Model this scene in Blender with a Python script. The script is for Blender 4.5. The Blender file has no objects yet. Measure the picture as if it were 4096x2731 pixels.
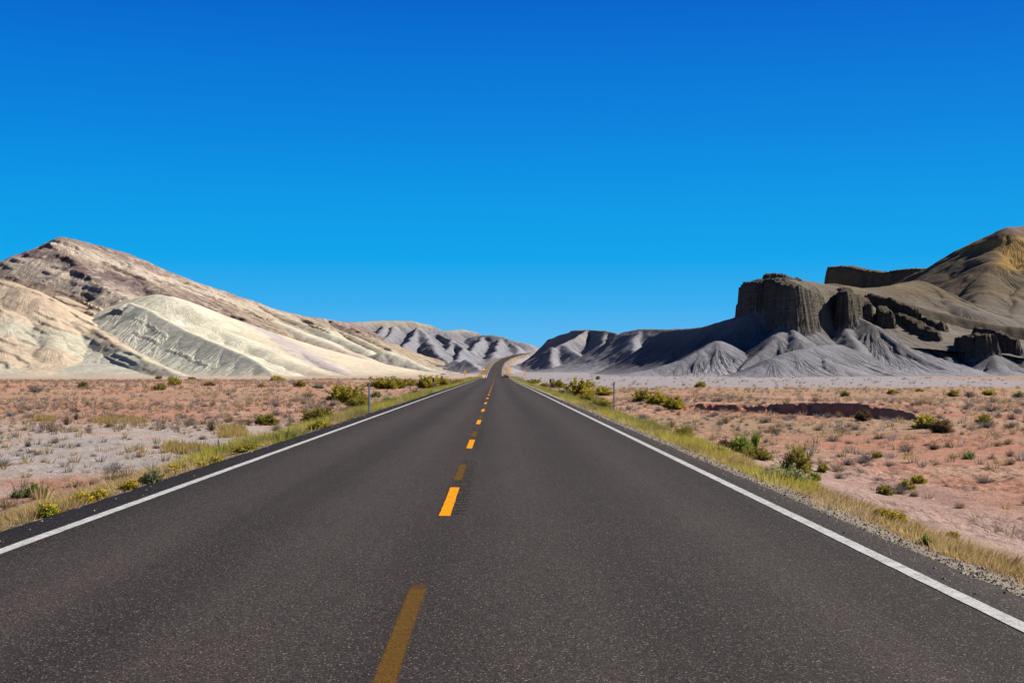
import bpy, math, random
import numpy as np
from mathutils import Vector

# ------------------------------------------------------------------ camera, sky, sun, exposure
scn = bpy.context.scene
F_PX, W_PX, H_PX = 1250.0, 1024.0, 682.0
PITCH = math.atan(31.0 / F_PX)
YAW = math.atan(15.2 / F_PX)
CAM_Z = 1.5
cam_d = bpy.data.cameras.new("camera")
cam = bpy.data.objects.new("camera", cam_d)
scn.collection.objects.link(cam)
cam.location = (0, 0, CAM_Z)
cam.rotation_euler = (math.radians(90) + PITCH, 0, -YAW)
cam_d.sensor_width = 36.0
cam_d.lens = 36.0 * F_PX / W_PX
cam_d.clip_start = 0.1
cam_d.clip_end = 20000
scn.camera = cam

SUN_EL, SUN_FWD = math.radians(35), math.radians(21)
S = Vector((math.cos(SUN_EL) * math.cos(SUN_FWD), math.cos(SUN_EL) * math.sin(SUN_FWD), math.sin(SUN_EL)))
sun_d = bpy.data.lights.new("sun", 'SUN')
sun_d.energy = 5.0
sun_d.angle = math.radians(0.5)
sun_d.color = (1.0, 0.93, 0.82)
sun = bpy.data.objects.new("sun", sun_d)
sun.rotation_euler = S.to_track_quat('Z', 'Y').to_euler()
scn.collection.objects.link(sun)

EXPOSURE = 0.85
scn.view_settings.view_transform = 'Standard'
scn.view_settings.look = 'None'
scn.view_settings.exposure = EXPOSURE
scn.view_settings.gamma = 1.0

def lin(r, g, b):
    f = lambda c: (c / 255 / 12.92) if c <= 10.3 else ((c / 255 + 0.055) / 1.055) ** 2.4
    return (f(r), f(g), f(b))

world = bpy.data.worlds.new("World")
scn.world = world
world.use_nodes = True
nt = world.node_tree
nt.nodes.clear()
out = nt.nodes.new('ShaderNodeOutputWorld')
bg = nt.nodes.new('ShaderNodeBackground')
sky = nt.nodes.new('ShaderNodeTexSky')
sky.sky_type = 'NISHITA'
sky.sun_disc = False
sky.sun_elevation = SUN_EL
sky.sun_rotation = math.atan2(S.x, S.y)
sky.air_density = 1.0
sky.dust_density = 0.2
sky.ozone_density = 3.0
tc = nt.nodes.new('ShaderNodeTexCoord')
sp = nt.nodes.new('ShaderNodeSeparateXYZ')
nt.links.new(tc.outputs['Generated'], sp.inputs[0])
ramp = nt.nodes.new('ShaderNodeValToRGB')
SKY = [(0.0, (112, 190, 240)), (0.022, (92, 184, 240)), (0.055, (52, 172, 238)), (0.09, (0, 163, 234)),
       (0.13, (0, 153, 230)), (0.19, (0, 132, 222)), (0.26, (0, 110, 210)), (0.30, (0, 96, 200)),
       (0.42, (0, 52, 124)), (0.7, (0, 26, 68)), (1.0, (0, 18, 50))]
el = ramp.color_ramp.elements
while len(el) < len(SKY):
    el.new(0.5)
for e, (p, c) in zip(el, SKY):
    e.position = p
    e.color = (*[v / (2 ** EXPOSURE) / 0.1 for v in lin(*c)], 1)
nt.links.new(sp.outputs['Z'], ramp.inputs[0])
mx = nt.nodes.new('ShaderNodeMix')
mx.data_type = 'RGBA'
mx.inputs[0].default_value = 0.99      # the Nishita sky graded towards the deep, saturated blue of the photograph
nt.links.new(sky.outputs[0], mx.inputs[6])
nt.links.new(ramp.outputs[0], mx.inputs[7])
nt.links.new(mx.outputs[2], bg.inputs[0])
bg.inputs[1].default_value = 0.1
nt.links.new(bg.outputs[0], out.inputs[0])

# ------------------------------------------------------------------ helpers
def at(px, py, d):
    """point at forward distance d (world y) seen at pixel px, py of the 1024 wide picture"""
    fw = Vector((math.sin(YAW) * math.cos(PITCH), math.cos(YAW) * math.cos(PITCH), math.sin(PITCH)))
    rt = Vector((math.cos(YAW), -math.sin(YAW), 0))
    up = rt.cross(fw)
    v = fw + rt * ((px - W_PX / 2) / F_PX) - up * ((py - H_PX / 2) / F_PX)
    v = v / v.y * d
    return (v.x, v.y, v.z + CAM_Z)

_perm = np.random.RandomState(7).permutation(4096)
_grad = np.random.RandomState(8).rand(4096) * 2 * np.pi
_gx, _gy = np.cos(_grad), np.sin(_grad)

def pn(x, y, seed=0):
    """gradient noise, about -0.7..0.7"""
    x = np.asarray(x, float) + seed * 17.31
    y = np.asarray(y, float) - seed * 9.77
    xi, yi = np.floor(x).astype(np.int64), np.floor(y).astype(np.int64)
    xf, yf = x - xi, y - yi
    u, v = xf * xf * xf * (xf * (xf * 6 - 15) + 10), yf * yf * yf * (yf * (yf * 6 - 15) + 10)
    def g(ix, iy, dx, dy):
        k = _perm[(_perm[ix & 4095] + iy) & 4095]
        return _gx[k] * dx + _gy[k] * dy
    a = g(xi, yi, xf, yf); b = g(xi + 1, yi, xf - 1, yf)
    c = g(xi, yi + 1, xf, yf - 1); d = g(xi + 1, yi + 1, xf - 1, yf - 1)
    return (a + u * (b - a)) * (1 - v) + (c + u * (d - c)) * v

def fbm(x, y, o=4, seed=0):
    s, a = 0, 1.0
    for i in range(o):
        s = s + a * pn(x * 2 ** i, y * 2 ** i, seed + i)
        a *= 0.5
    return s

def sst(a, b, x):
    t = np.clip((x - a) / (b - a), 0, 1)
    return t * t * (3 - 2 * t)

def link(name, me, parent=None):
    o = bpy.data.objects.new(name, me)
    scn.collection.objects.link(o)
    if parent is not None:
        o.parent = parent
    return o

def tag(o, label=None, cat=None, group=None, kind=None):
    if label: o['label'] = label
    if cat: o['category'] = cat
    if group: o['group'] = group
    if kind: o['kind'] = kind
    return o

def np_mesh(name, V, Fc, mat, smooth=True, cols=None, attrs=None):
    """V (n,3); Fc (m,3) or (m,4) index array"""
    V = np.asarray(V, np.float32); Fc = np.asarray(Fc, np.int32)
    me = bpy.data.meshes.new(name)
    k = Fc.shape[1]
    me.vertices.add(len(V)); me.loops.add(Fc.size); me.polygons.add(len(Fc))
    me.vertices.foreach_set('co', V.ravel())
    me.loops.foreach_set('vertex_index', Fc.ravel())
    me.polygons.foreach_set('loop_start', np.arange(0, Fc.size, k, dtype=np.int32))
    me.polygons.foreach_set('loop_total', np.full(len(Fc), k, np.int32))
    me.polygons.foreach_set('use_smooth', np.full(len(Fc), bool(smooth)))
    if cols is not None:
        a = me.attributes.new('tint', 'FLOAT_COLOR', 'POINT')
        c4 = np.ones((len(V), 4), np.float32); c4[:, :3] = cols
        a.data.foreach_set('color', c4.ravel())
    for kname, arr in (attrs or {}).items():
        a = me.attributes.new(kname, 'FLOAT', 'POINT')
        a.data.foreach_set('value', np.asarray(arr, np.float32).ravel())
    me.update(calc_edges=True)
    me.validate()
    if mat: me.materials.append(mat)
    return me

def grid_faces(nr, nc):
    i = np.arange(nr * nc).reshape(nr, nc)
    return np.stack([i[:-1, :-1], i[:-1, 1:], i[1:, 1:], i[1:, :-1]], -1).reshape(-1, 4)

ALB = 0.73          # overall level of the measured colours
class N:
    """a small material builder"""
    def __init__(s, name, rough=0.95, spec=0.15):
        s.m = bpy.data.materials.new(name); s.m.use_nodes = True
        s.t = s.m.node_tree; s.t.nodes.clear()
        s.o = s.t.nodes.new('ShaderNodeOutputMaterial')
        s.b = s.t.nodes.new('ShaderNodeBsdfPrincipled')
        s.b.inputs['Roughness'].default_value = rough
        s.b.inputs['Specular IOR Level'].default_value = spec
        s.t.links.new(s.b.outputs[0], s.o.inputs[0])
        s.pos = s.t.nodes.new('ShaderNodeNewGeometry').outputs['Position']
    def l(s, a, b): s.t.links.new(a, b)
    def attr(s, n, out='Color'):
        a = s.t.nodes.new('ShaderNodeAttribute'); a.attribute_name = n
        return a.outputs[out]
    def obj(s): return s.t.nodes.new('ShaderNodeTexCoord').outputs['Object']
    def noise(s, scale, detail=3, vec=None, rough=0.6, stretch=None):
        n = s.t.nodes.new('ShaderNodeTexNoise')
        n.inputs['Scale'].default_value = scale; n.inputs['Detail'].default_value = detail
        n.inputs['Roughness'].default_value = rough
        v = vec if vec is not None else s.pos
        if stretch:
            mp = s.t.nodes.new('ShaderNodeVectorMath'); mp.operation = 'MULTIPLY'
            mp.inputs[1].default_value = stretch; s.l(v, mp.inputs[0]); v = mp.outputs[0]
        s.l(v, n.inputs['Vector'])
        return n.outputs['Fac']
    def voro(s, scale, vec=None):
        n = s.t.nodes.new('ShaderNodeTexVoronoi'); n.inputs['Scale'].default_value = scale
        s.l(vec if vec is not None else s.pos, n.inputs['Vector'])
        return n
    def mr(s, v, a, b, c, d):
        n = s.t.nodes.new('ShaderNodeMapRange')
        for i, x in enumerate((a, b, c, d)): n.inputs[1 + i].default_value = x
        s.l(v, n.inputs[0]); return n.outputs[0]
    def math(s, op, a, b=None):
        n = s.t.nodes.new('ShaderNodeMath'); n.operation = op
        for i, x in enumerate((a, b)):
            if x is None: continue
            if hasattr(x, 'is_linked'): s.l(x, n.inputs[i])
            else: n.inputs[i].default_value = x
        return n.outputs[0]
    def mix(s, f, a, b, mode='MIX'):
        n = s.t.nodes.new('ShaderNodeMix'); n.data_type = 'RGBA'; n.blend_type = mode
        for i, x in ((0, f), (6, a), (7, b)):
            if hasattr(x, 'is_linked'): s.l(x, n.inputs[i])
            elif i == 0: n.inputs[0].default_value = x
            else: n.inputs[i].default_value = (*x, 1)
        return n.outputs[2]
    def scale(s, c, f):
        n = s.t.nodes.new('ShaderNodeVectorMath'); n.operation = 'SCALE'
        if hasattr(c, 'is_linked'): s.l(c, n.inputs[0])
        else: n.inputs[0].default_value = c
        if hasattr(f, 'is_linked'): s.l(f, n.inputs[3])
        else: n.inputs[3].default_value = f
        return n.outputs[0]
    def base(s, c):
        s.l(s.scale(c, ALB), s.b.inputs['Base Color'])
    def bump(s, h, strength=0.5, dist=0.05):
        n = s.t.nodes.new('ShaderNodeBump'); n.inputs['Strength'].default_value = strength
        n.inputs['Distance'].default_value = dist
        s.l(h, n.inputs['Height']); s.l(n.outputs[0], s.b.inputs['Normal'])

# ------------------------------------------------------------------ road line and ground heights
_ctrl = [(0, 497, None)]
_ry = [-300, 0, 100, 200, 260, 330, 390, 450, 520, 555]
_rx = [-0.53] * 7 + [-0.56, -0.75, -1.0]
_rz = [0, 0, 0.0, -0.08, 0.05, 0.12, -0.7, -1.3, -1.1, -0.8]
for px, py, d in ((495.0, 372.6, 640), (496.0, 368.3, 720), (499.5, 362.5, 850), (506, 358.2, 960), (516, 354.8, 1080), (528, 352.6, 1180), (541, 352.4, 1270), (560, 353.5, 1380)):
    q = at(px, py, d)
    _ry.append(d); _rx.append(q[0]); _rz.append(q[2])
_ry.append(6000); _rx.append(_rx[-1] + 600); _rz.append(_rz[-1])
_yy = np.arange(-300, 3000, 1.0)
def _smooth(v, w0):
    v = np.interp(_yy, _ry, v)
    k = np.exp(-np.linspace(-2.5, 2.5, w0) ** 2); k /= k.sum()
    vv = np.convolve(np.pad(v, w0, mode='edge'), k, mode='same')[w0:-w0]
    return vv
_RX, _RZ = _smooth(_rx, 61), _smooth(_rz, 41)
def road_x(y): return np.interp(y, _yy, _RX)
def road_z(y): return np.interp(y, _yy, _RZ)

LEFT_EDGE, RIGHT_EDGE = -4.2, 4.1                 # asphalt edge from the centre line
L_LINE, R_LINE = -3.63, 3.63

def bank_y(x):
    """plan line of the eroded red bank on the right"""
    y = np.interp(x, [5, 12, 16, 20, 24, 27, 40], [84, 80, 72, 60, 54, 48, 36])
    return y + 1.6 * pn(x * 0.35, x * 0 + 3.1, 5) + 0.8 * pn(x * 1.3, x * 0 + 1.2, 6) + 0.7 * pn(x * 3.1, x * 0 + 2.2, 7)

def ground(x, y, micro=True):
    x = np.asarray(x, float); y = np.asarray(y, float)
    pl = np.interp(y, [0, 150, 300, 480, 620, 900, 1400, 4000], [-.85, -.85, -.55, -.3, 0.2, 1.2, 3, 6])
    pr = np.interp(y, [0, 190, 300, 375, 600, 900, 1400, 4000], [-.85, -.8, -.05, .35, 1.0, 2.5, 5, 8])
    rx = road_x(y); rz = road_z(y)
    dx = x - rx
    w = sst(-40, 40, dx)
    p = pl * (1 - w) + pr * w
    p = p + 0.14 * fbm(x / 23, y / 23, 2, 11) * sst(6, 14, np.abs(dx))
    # red bank right
    by = bank_y(x)
    e = y - by
    inx = sst(10.5, 14, x) * (1 - sst(18.5, 21.5, x)) * (.55 + .45 * sst(15, 17.5, x))
    face = sst(-0.5, 1.35 + 0.6 * pn(x * 1.1, y * 0.2, 9), e + 0.8 * pn(x * 1.5, y * 1.5, 4) + .6 * pn(x * 3.7, y * 3.7, 14))
    p = p + inx * (0.74 + 0.25 * pn(x * .22, y * 0 + 7, 3)) * face * np.exp(-np.clip(e, 0, 400) / 50)
    p = p - inx * 0.12 * np.exp(-((e + 1.0) / 1.2) ** 2)
    # small bank far on the left
    by2 = 262 + 5 * pn(x * 0.12, x * 0, 8)
    inx2 = sst(-44, -38, x) * (1 - sst(-28, -24, x))
    p = p + inx2 * 0.6 * sst(0, 1.0, y - by2) * np.exp(-np.clip(y - by2, 0, 400) / 50)
    far = sst(300, 700, y)
    sl = 0.2 + 0.05 * far
    emb = rz - 0.05 - np.clip(np.abs(dx) - 4.25, 0, 1e3) * sl - 0.25 * np.clip(np.abs(dx) - 6, 0, 2) * (1 - far) * 0.15
    g = np.maximum(p, emb)
    k = 0.15
    hh = np.clip(0.5 + 0.5 * (p - emb) / k, 0, 1)
    g = emb * (1 - hh) + p * hh + k * hh * (1 - hh)
    g = np.where(np.abs(dx) < 4.35, np.minimum(g, rz - 0.05), g)
    if micro:
        off = sst(4.5, 7, np.abs(dx))
        rgh = sst(-0.1, 0.2, fbm(x / 7, y / 9, 2, 31)) * (x > 0)
        rough = 0.04 + 0.09 * rgh
        near = 1 - sst(90, 260, y)
        g = g + off * near * rough * (fbm(x * 1.6, y * 1.6, 3, 21))
        g = g + off * near * (0.02 + .05 * rgh) * np.abs(pn(x * 5, y * 5, 23)) - off * near * .05 * rgh * np.clip(np.abs(pn(x * 2.4, y * 2.4, 27)) * 2, 0, .6)
    return g

def hit(px, py, dmin=4.0, dmax=900.0):
    """where the view ray meets the ground"""
    d = np.geomspace(dmin, dmax, 4000)
    q = np.array(at(px, py, 1.0)); o = np.array((0, 0, CAM_Z))
    P = o[None] + (q - o)[None] * d[:, None]
    below = P[:, 2] < ground(P[:, 0], P[:, 1])
    i = int(np.argmax(below)) if below.any() else len(d) - 1
    return float(P[i, 0]), float(P[i, 1]), float(ground(P[i, 0], P[i, 1]))

# ------------------------------------------------------------------ ground sheet
def ground_colour(x, y):
    n1 = fbm(x / 9, y / 14, 4, 41); n2 = fbm(x / 2.2, y / 3.2, 3, 45); n3 = fbm(x / 40, y / 60, 3, 49)
    red = np.array((0.53, 0.27, 0.185)); pink = np.array((0.57, 0.36, 0.27)); pale = np.array((0.55, 0.46, 0.40))
    lilac = np.array((0.48, 0.425, 0.405)); grey = np.array((0.335, 0.33, 0.365)); straw = np.array((0.40, 0.27, 0.13))
    tan = np.array((0.40, 0.28, 0.175)); brown = np.array((0.22, 0.135, 0.085)); gravel = np.array((0.37, 0.31, 0.25))
    def mixc(a, b, t): return a + (b - a) * t[..., None]
    rx = road_x(y); dx = x - rx
    L = (dx < 0)
    c = mixc(np.broadcast_to(red, x.shape + (3,)), pink, sst(-.35, .35, n1 + .5 * n2))
    c = mixc(c, tan, 0.6 * sst(0.0, .45, n3 + .3 * n1))
    # left: pale crusted flats between 24 and 62 m
    crust = L * sst(26, 34, y + 6 * n1) * (1 - sst(54, 64, y + 8 * n1))
    c = mixc(c, mixc(np.broadcast_to(pale, x.shape + (3,)), lilac, sst(-.2, .3, n2 + n1)), crust * (0.65 + .35 * sst(-.3, .1, n1 + n2)))
    nearL = L * (1 - sst(22, 34, y + 5 * n1))
    c = mixc(c, lilac, nearL * 0.7 * sst(-.3, .3, n1 + .6 * n2))
    # left: pale foot of the hills
    c = mixc(c, pale, L * sst(330, 420, y + 25 * n1) * .75)
    c = mixc(c, grey, L * sst(620, 760, y))
    # right: grey fans below the buttes
    R = (dx > 0)
    gf = R * sst(182, 200, y + 10 * n1 - 0.02 * x) * (1 - 0.55 * sst(95, 140, x))
    c = mixc(c, grey * 1.12, gf * (0.85 + 0.15 * n2))
    c = mixc(c, tan * 0.9, R * sst(100, 150, x) * sst(200, 320, y) * 0.35)
    c = mixc(c, tan, R * sst(105, 185, y) * (1 - gf) * 0.55)
    # right: pinkish grey wash close to the verge
    wash = R * (1 - sst(7.5, 11, dx + 2 * n1)) * (1 - sst(30, 50, y))
    c = mixc(c, lilac * np.array((.95, .82, .8)), wash * .65)
    # bank face: raw red earth, its colour brightened to make up for the shade
    e = y - bank_y(x)
    inx = sst(10.5, 14, x) * (1 - sst(18.5, 21.5, x))
    c = mixc(c, np.array((0.74, 0.26, 0.135)), inx * np.exp(-((e - .25) / .55) ** 2) * .9)
    c = mixc(c, np.array((0.5, 0.40, 0.35)), inx * np.exp(-((e + 1.4) / .5) ** 2) * .6)
    # verges: litter of dry straw, then gravel at the asphalt
    a = np.abs(dx)
    vw = 5.6 + .9 * n1 + .9 * sst(15, 45, y) + 1.2 * L * (1 - sst(20, 60, y)) + 2 * sst(400, 700, y)
    c = mixc(c, mixc(np.broadcast_to(straw, x.shape + (3,)), brown, sst(-.1, .4, n2 + .5 * n1)), (1 - sst(vw - .8, vw + .6, a)) * .85)
    gw = np.where(L, 4.42, 4.58) + .22 * n2 + .10 * n1
    c = mixc(c, gravel, 1 - sst(gw - .12, gw + .12, a))
    return np.clip(c, 0.02, .8)

m = N('ground_soil', 0.97, 0.05)
g1 = m.noise(0.9, 5); g2 = m.noise(7, 4, rough=.7); g3 = m.noise(45, 3, rough=.7)
f = m.math('MULTIPLY', m.mr(g1, .3, .7, .86, 1.12), m.math('MULTIPLY', m.mr(g2, .25, .75, .78, 1.2), m.mr(g3, .25, .75, .68, 1.3)))
m.base(m.scale(m.attr('tint'), f))
hgt = m.math('ADD', m.math('MULTIPLY', g2, 1.0), m.math('MULTIPLY', g3, .35))
m.bump(hgt, 0.9, 0.09)
MAT_GROUND = m.m

ang = np.concatenate([np.radians(np.linspace(-178, -32, 50)), np.radians(np.linspace(-31, 31, 760)), np.radians(np.linspace(32, 182, 50))])
ang[-1] = ang[0] + 2 * np.pi
rr = np.concatenate([np.geomspace(0.6, 5, 24)[:-1], np.geomspace(5, 46, 600)[:-1], np.geomspace(46, 92, 330)[:-1], np.geomspace(92, 420, 230)[:-1], np.geomspace(420, 9000, 110)])
A, R_ = np.meshgrid(ang, rr)
GX, GY = R_ * np.sin(A), R_ * np.cos(A)
GZ = ground(GX, GY)
GC = ground_colour(GX, GY)
me = np_mesh('ground', np.stack([GX, GY, GZ], -1).reshape(-1, 3), grid_faces(*A.shape)[:, ::-1], MAT_GROUND, True, GC.reshape(-1, 3))
tag(link('ground', me), 'reddish desert plain with pale crusted flats either side of the road', None, kind='structure')
del A, R_, GX, GY, GZ, GC

# ------------------------------------------------------------------ road
def road_pts(y, lat):
    y = np.asarray(y, float)
    tx = (road_x(y + 1) - road_x(y - 1)) / 2
    nrm = np.sqrt(1 + tx * tx)
    return road_x(y) + lat / nrm, y - lat * tx / nrm, road_z(y)

yrows = np.concatenate([np.arange(-40, 3, 1.0), np.arange(3, 12, .2), np.arange(12, 38, .04), np.arange(38, 120, .4), np.arange(120, 1400, 2.5)])
GR0, GR1 = -0.12, 0.22                              # rumble strip, across
lats = np.array([LEFT_EDGE, LEFT_EDGE + .06, -3.4, -2, -1, -.4, GR0 - .03, GR0, GR0 + .08, 0, .05, GR1 - .08, GR1, GR1 + .03, .7, 1.5, 2.5, 3.4, RIGHT_EDGE - .06, RIGHT_EDGE])
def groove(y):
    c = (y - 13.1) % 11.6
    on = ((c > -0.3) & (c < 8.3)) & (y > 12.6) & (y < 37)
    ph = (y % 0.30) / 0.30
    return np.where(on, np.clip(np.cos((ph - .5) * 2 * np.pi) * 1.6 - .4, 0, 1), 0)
LT = np.broadcast_to(lats, (len(yrows), len(lats))).copy()
jag = 0.05 * pn(yrows * 2.3, yrows * 0, 61) + 0.05 * pn(yrows * .6, yrows * 0 + 4, 62)
LT[:, 0] += jag; LT[:, -1] += 0.9 * np.roll(jag, 37); LT[:, 1] += jag; LT[:, -2] += .9 * np.roll(jag, 37)
YY = np.broadcast_to(yrows[:, None], LT.shape)
RXX, RYY, RZZ = road_pts(YY, LT)
RZZ = RZZ.copy()
RZZ[:, 0] -= 0.07; RZZ[:, -1] -= 0.07
inst = ((lats > GR0) & (lats < GR1)).astype(float)
RZZ -= 0.022 * groove(yrows)[:, None] * inst[None]
m = N('asphalt', 0.88, 0.12)
lat = m.attr('lat', 'Fac'); lon = m.attr('lon', 'Fac')
sp1 = m.voro(112); sp2 = m.noise(170, 3, rough=.8); big = m.noise(.35, 4, stretch=(1, .25, 1)); mid = m.noise(2.2, 4, stretch=(1, .2, 1)); str_ = m.noise(1.3, 3, stretch=(1, .012, 1))
sep = m.t.nodes.new('ShaderNodeSeparateColor'); m.l(sp1.outputs['Color'], sep.inputs[0])
fl = m.math('MULTIPLY', m.mr(sep.outputs[0], 0, 1, .3, 1.65), m.mr(sp2, .3, .7, .65, 1.35))
bright = m.mr(sep.outputs[1], .945, .975, 0, 1)
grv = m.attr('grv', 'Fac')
# wheel tracks a little paler, middle of the lanes and centre joint darker
trk = m.math('COSINE', m.math('MULTIPLY', m.math('ADD', m.math('ABSOLUTE', lat), -.85), 2 * math.pi / 1.75))
fl = m.math('MULTIPLY', fl, m.mr(trk, -1, 1, .78, 1.2))
fl = m.math('MULTIPLY', fl, m.math('MULTIPLY', m.mr(big, .3, .7, .9, 1.1), m.math('MULTIPLY', m.mr(mid, .3, .7, .93, 1.07), m.mr(str_, .3, .7, .84, 1.16))))
edge = m.mr(m.math('ABSOLUTE', lat), 3.6, 3.8, 1, .74)
fl = m.math('MULTIPLY', m.math('MULTIPLY', fl, edge), m.mr(grv, 0, 1, 1, .5))     # shade of the milled grooves painted in, along with dark tar
col = m.scale((0.0490, 0.0385, 0.0360), fl)
col = m.mix(m.math('MULTIPLY', bright, .75), col, (0.30, 0.26, 0.215))
m.base(col)
m.bump(m.math('ADD', m.math('MULTIPLY', sp1.outputs['Distance'], 1), m.math('MULTIPLY', sp2, .4)), .55, .006)
MAT_ASPH = m.m
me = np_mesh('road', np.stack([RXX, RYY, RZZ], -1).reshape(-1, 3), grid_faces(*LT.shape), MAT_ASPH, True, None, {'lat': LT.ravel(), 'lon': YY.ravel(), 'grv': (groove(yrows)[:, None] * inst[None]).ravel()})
ROAD = tag(link('road', me), 'dark two-lane asphalt road running straight ahead then bending right uphill', None, kind='structure')

def paint(name, c, wear, thr, keep=1.0):
    m = N(name, 0.9, 0.05)
    a = m.noise(75, 4, rough=.8); b = m.noise(6, 4, rough=.7)
    k = m.mr(m.math('ADD', m.math('MULTIPLY', a, .75), m.math('MULTIPLY', b, .25)), thr - .05, thr + .05, 0, 1)
    k = m.math('MULTIPLY', k, keep)
    cc = m.scale(c, m.mr(b, .3, .7, .88, 1.08))
    m.base(m.mix(k, wear, cc))
    return m.m
MAT_WHITE = paint('white_line_paint', (0.64, 0.64, 0.65), (.10, .095, .09), .45, .97)
MAT_YEL = paint('yellow_line_paint', (0.90, 0.36, 0.004), (.13, .08, .03), .42)
MAT_OLDYEL = paint('faded_yellow_paint', (0.21, 0.105, 0.016), (.055, .046, .042), .47, .9)
def soft_paint():
    m = N('rubbed_yellow_paint', .9, .05)
    e = m.attr('e', 'Fac')
    a = m.noise(75, 4, rough=.8); b = m.noise(9, 4, rough=.7)
    t = m.math('ADD', m.math('MULTIPLY', a, .8), m.math('ADD', m.math('MULTIPLY', b, .35), m.math('MULTIPLY', e, .45)))
    k = m.mr(t, .74, 1.06, 0, .8)
    m.base(m.scale((.19, .098, .018), m.mr(a, .3, .7, .5, 1.4)))
    tr = m.t.nodes.new('ShaderNodeBsdfTransparent'); ms = m.t.nodes.new('ShaderNodeMixShader')
    m.l(k, ms.inputs[0]); m.l(tr.outputs[0], ms.inputs[1]); m.l(m.b.outputs[0], ms.inputs[2]); m.l(ms.outputs[0], m.o.inputs[0])
    return m.m
MAT_RUBBED = soft_paint()

def strip(name, l0, l1, y0, y1, step, mat, dz=0.005, label=None, rag=0.008):
    ys = np.arange(y0, y1 + step * .5, step)
    la = np.stack([l0 + rag * pn(ys * 5, ys * 0, 71), l1 + rag * pn(ys * 5, ys * 0 + 3, 72)], -1)
    x, y, z = road_pts(np.broadcast_to(ys[:, None], la.shape), la)
    z = z + dz + np.clip(ys[:, None] - 60, 0, 900) * 6e-5
    o = link(name, np_mesh(name, np.stack([x, y, z], -1).reshape(-1, 3), grid_faces(*la.shape), mat), ROAD)
    if label: o['label'] = label
    return o
def line_rows(n, l, w, lab):
    ys = np.concatenate([np.arange(-40, 60, .25), np.arange(60, 1400, 2.0)])
    rg = .008
    w = w + .16 * sst(450, 600, ys)            # drawn wider on the far bend so it stays visible
    la = np.stack([l - w / 2 + rg * pn(ys * 5, ys * 0, 71), l + w / 2 + rg * pn(ys * 5, ys * 0 + 3, 72)], -1)
    x, y, z = road_pts(np.broadcast_to(ys[:, None], la.shape), la)
    z = z + .005 + np.clip(ys[:, None] - 60, 0, 900) * 6e-5
    o = link(n, np_mesh(n, np.stack([x, y, z], -1).reshape(-1, 3), grid_faces(*la.shape), MAT_WHITE), ROAD)
    o['label'] = lab
line_rows('edge_line', L_LINE, .125, 'solid white edge line along the left side of the road')
line_rows('edge_line', R_LINE, .125, 'solid white edge line along the right side of the road')
for k in range(28):
    y0 = 13.1 + 11.6 * k
    strip('yellow_dash', -.075, .045, y0, y0 + 3.35, .25 if k < 6 else 1.1, MAT_YEL, .006)
for k in range(-1, 8):
    y0 = 17.4 + 11.6 * k
    ys = np.linspace(y0 - (.6 if k < 0 else .2), y0 + 3.3, 16)
    la = np.broadcast_to(np.linspace(-.095, .06, 6)[None], (16, 6))
    ex, ey, ez = road_pts(np.broadcast_to(ys[:, None], la.shape), la)
    e = np.minimum(1, 4.5 * (1 - np.abs(np.linspace(-1, 1, 6))) + .0)[None] * np.minimum(1, 5 * (1 - np.abs(np.linspace(-1, 1, 16))))[:, None]
    o = link('faded_dash', np_mesh('faded_dash', np.stack([ex, ey, ez + .003 + max(0, y0 - 60) * 6e-5], -1).reshape(-1, 3), grid_faces(16, 6), MAT_RUBBED, True, None, {'e': e.ravel()}), ROAD)
    o['label'] = 'old worn yellow dash, nearly rubbed away'
for l0 in (-.14, .06):
    strip('centre_line', l0, l0 + .1, 560, 1300, 2.5, MAT_OLDYEL, .004, 'thin worn double centre line on the far bend')

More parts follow.
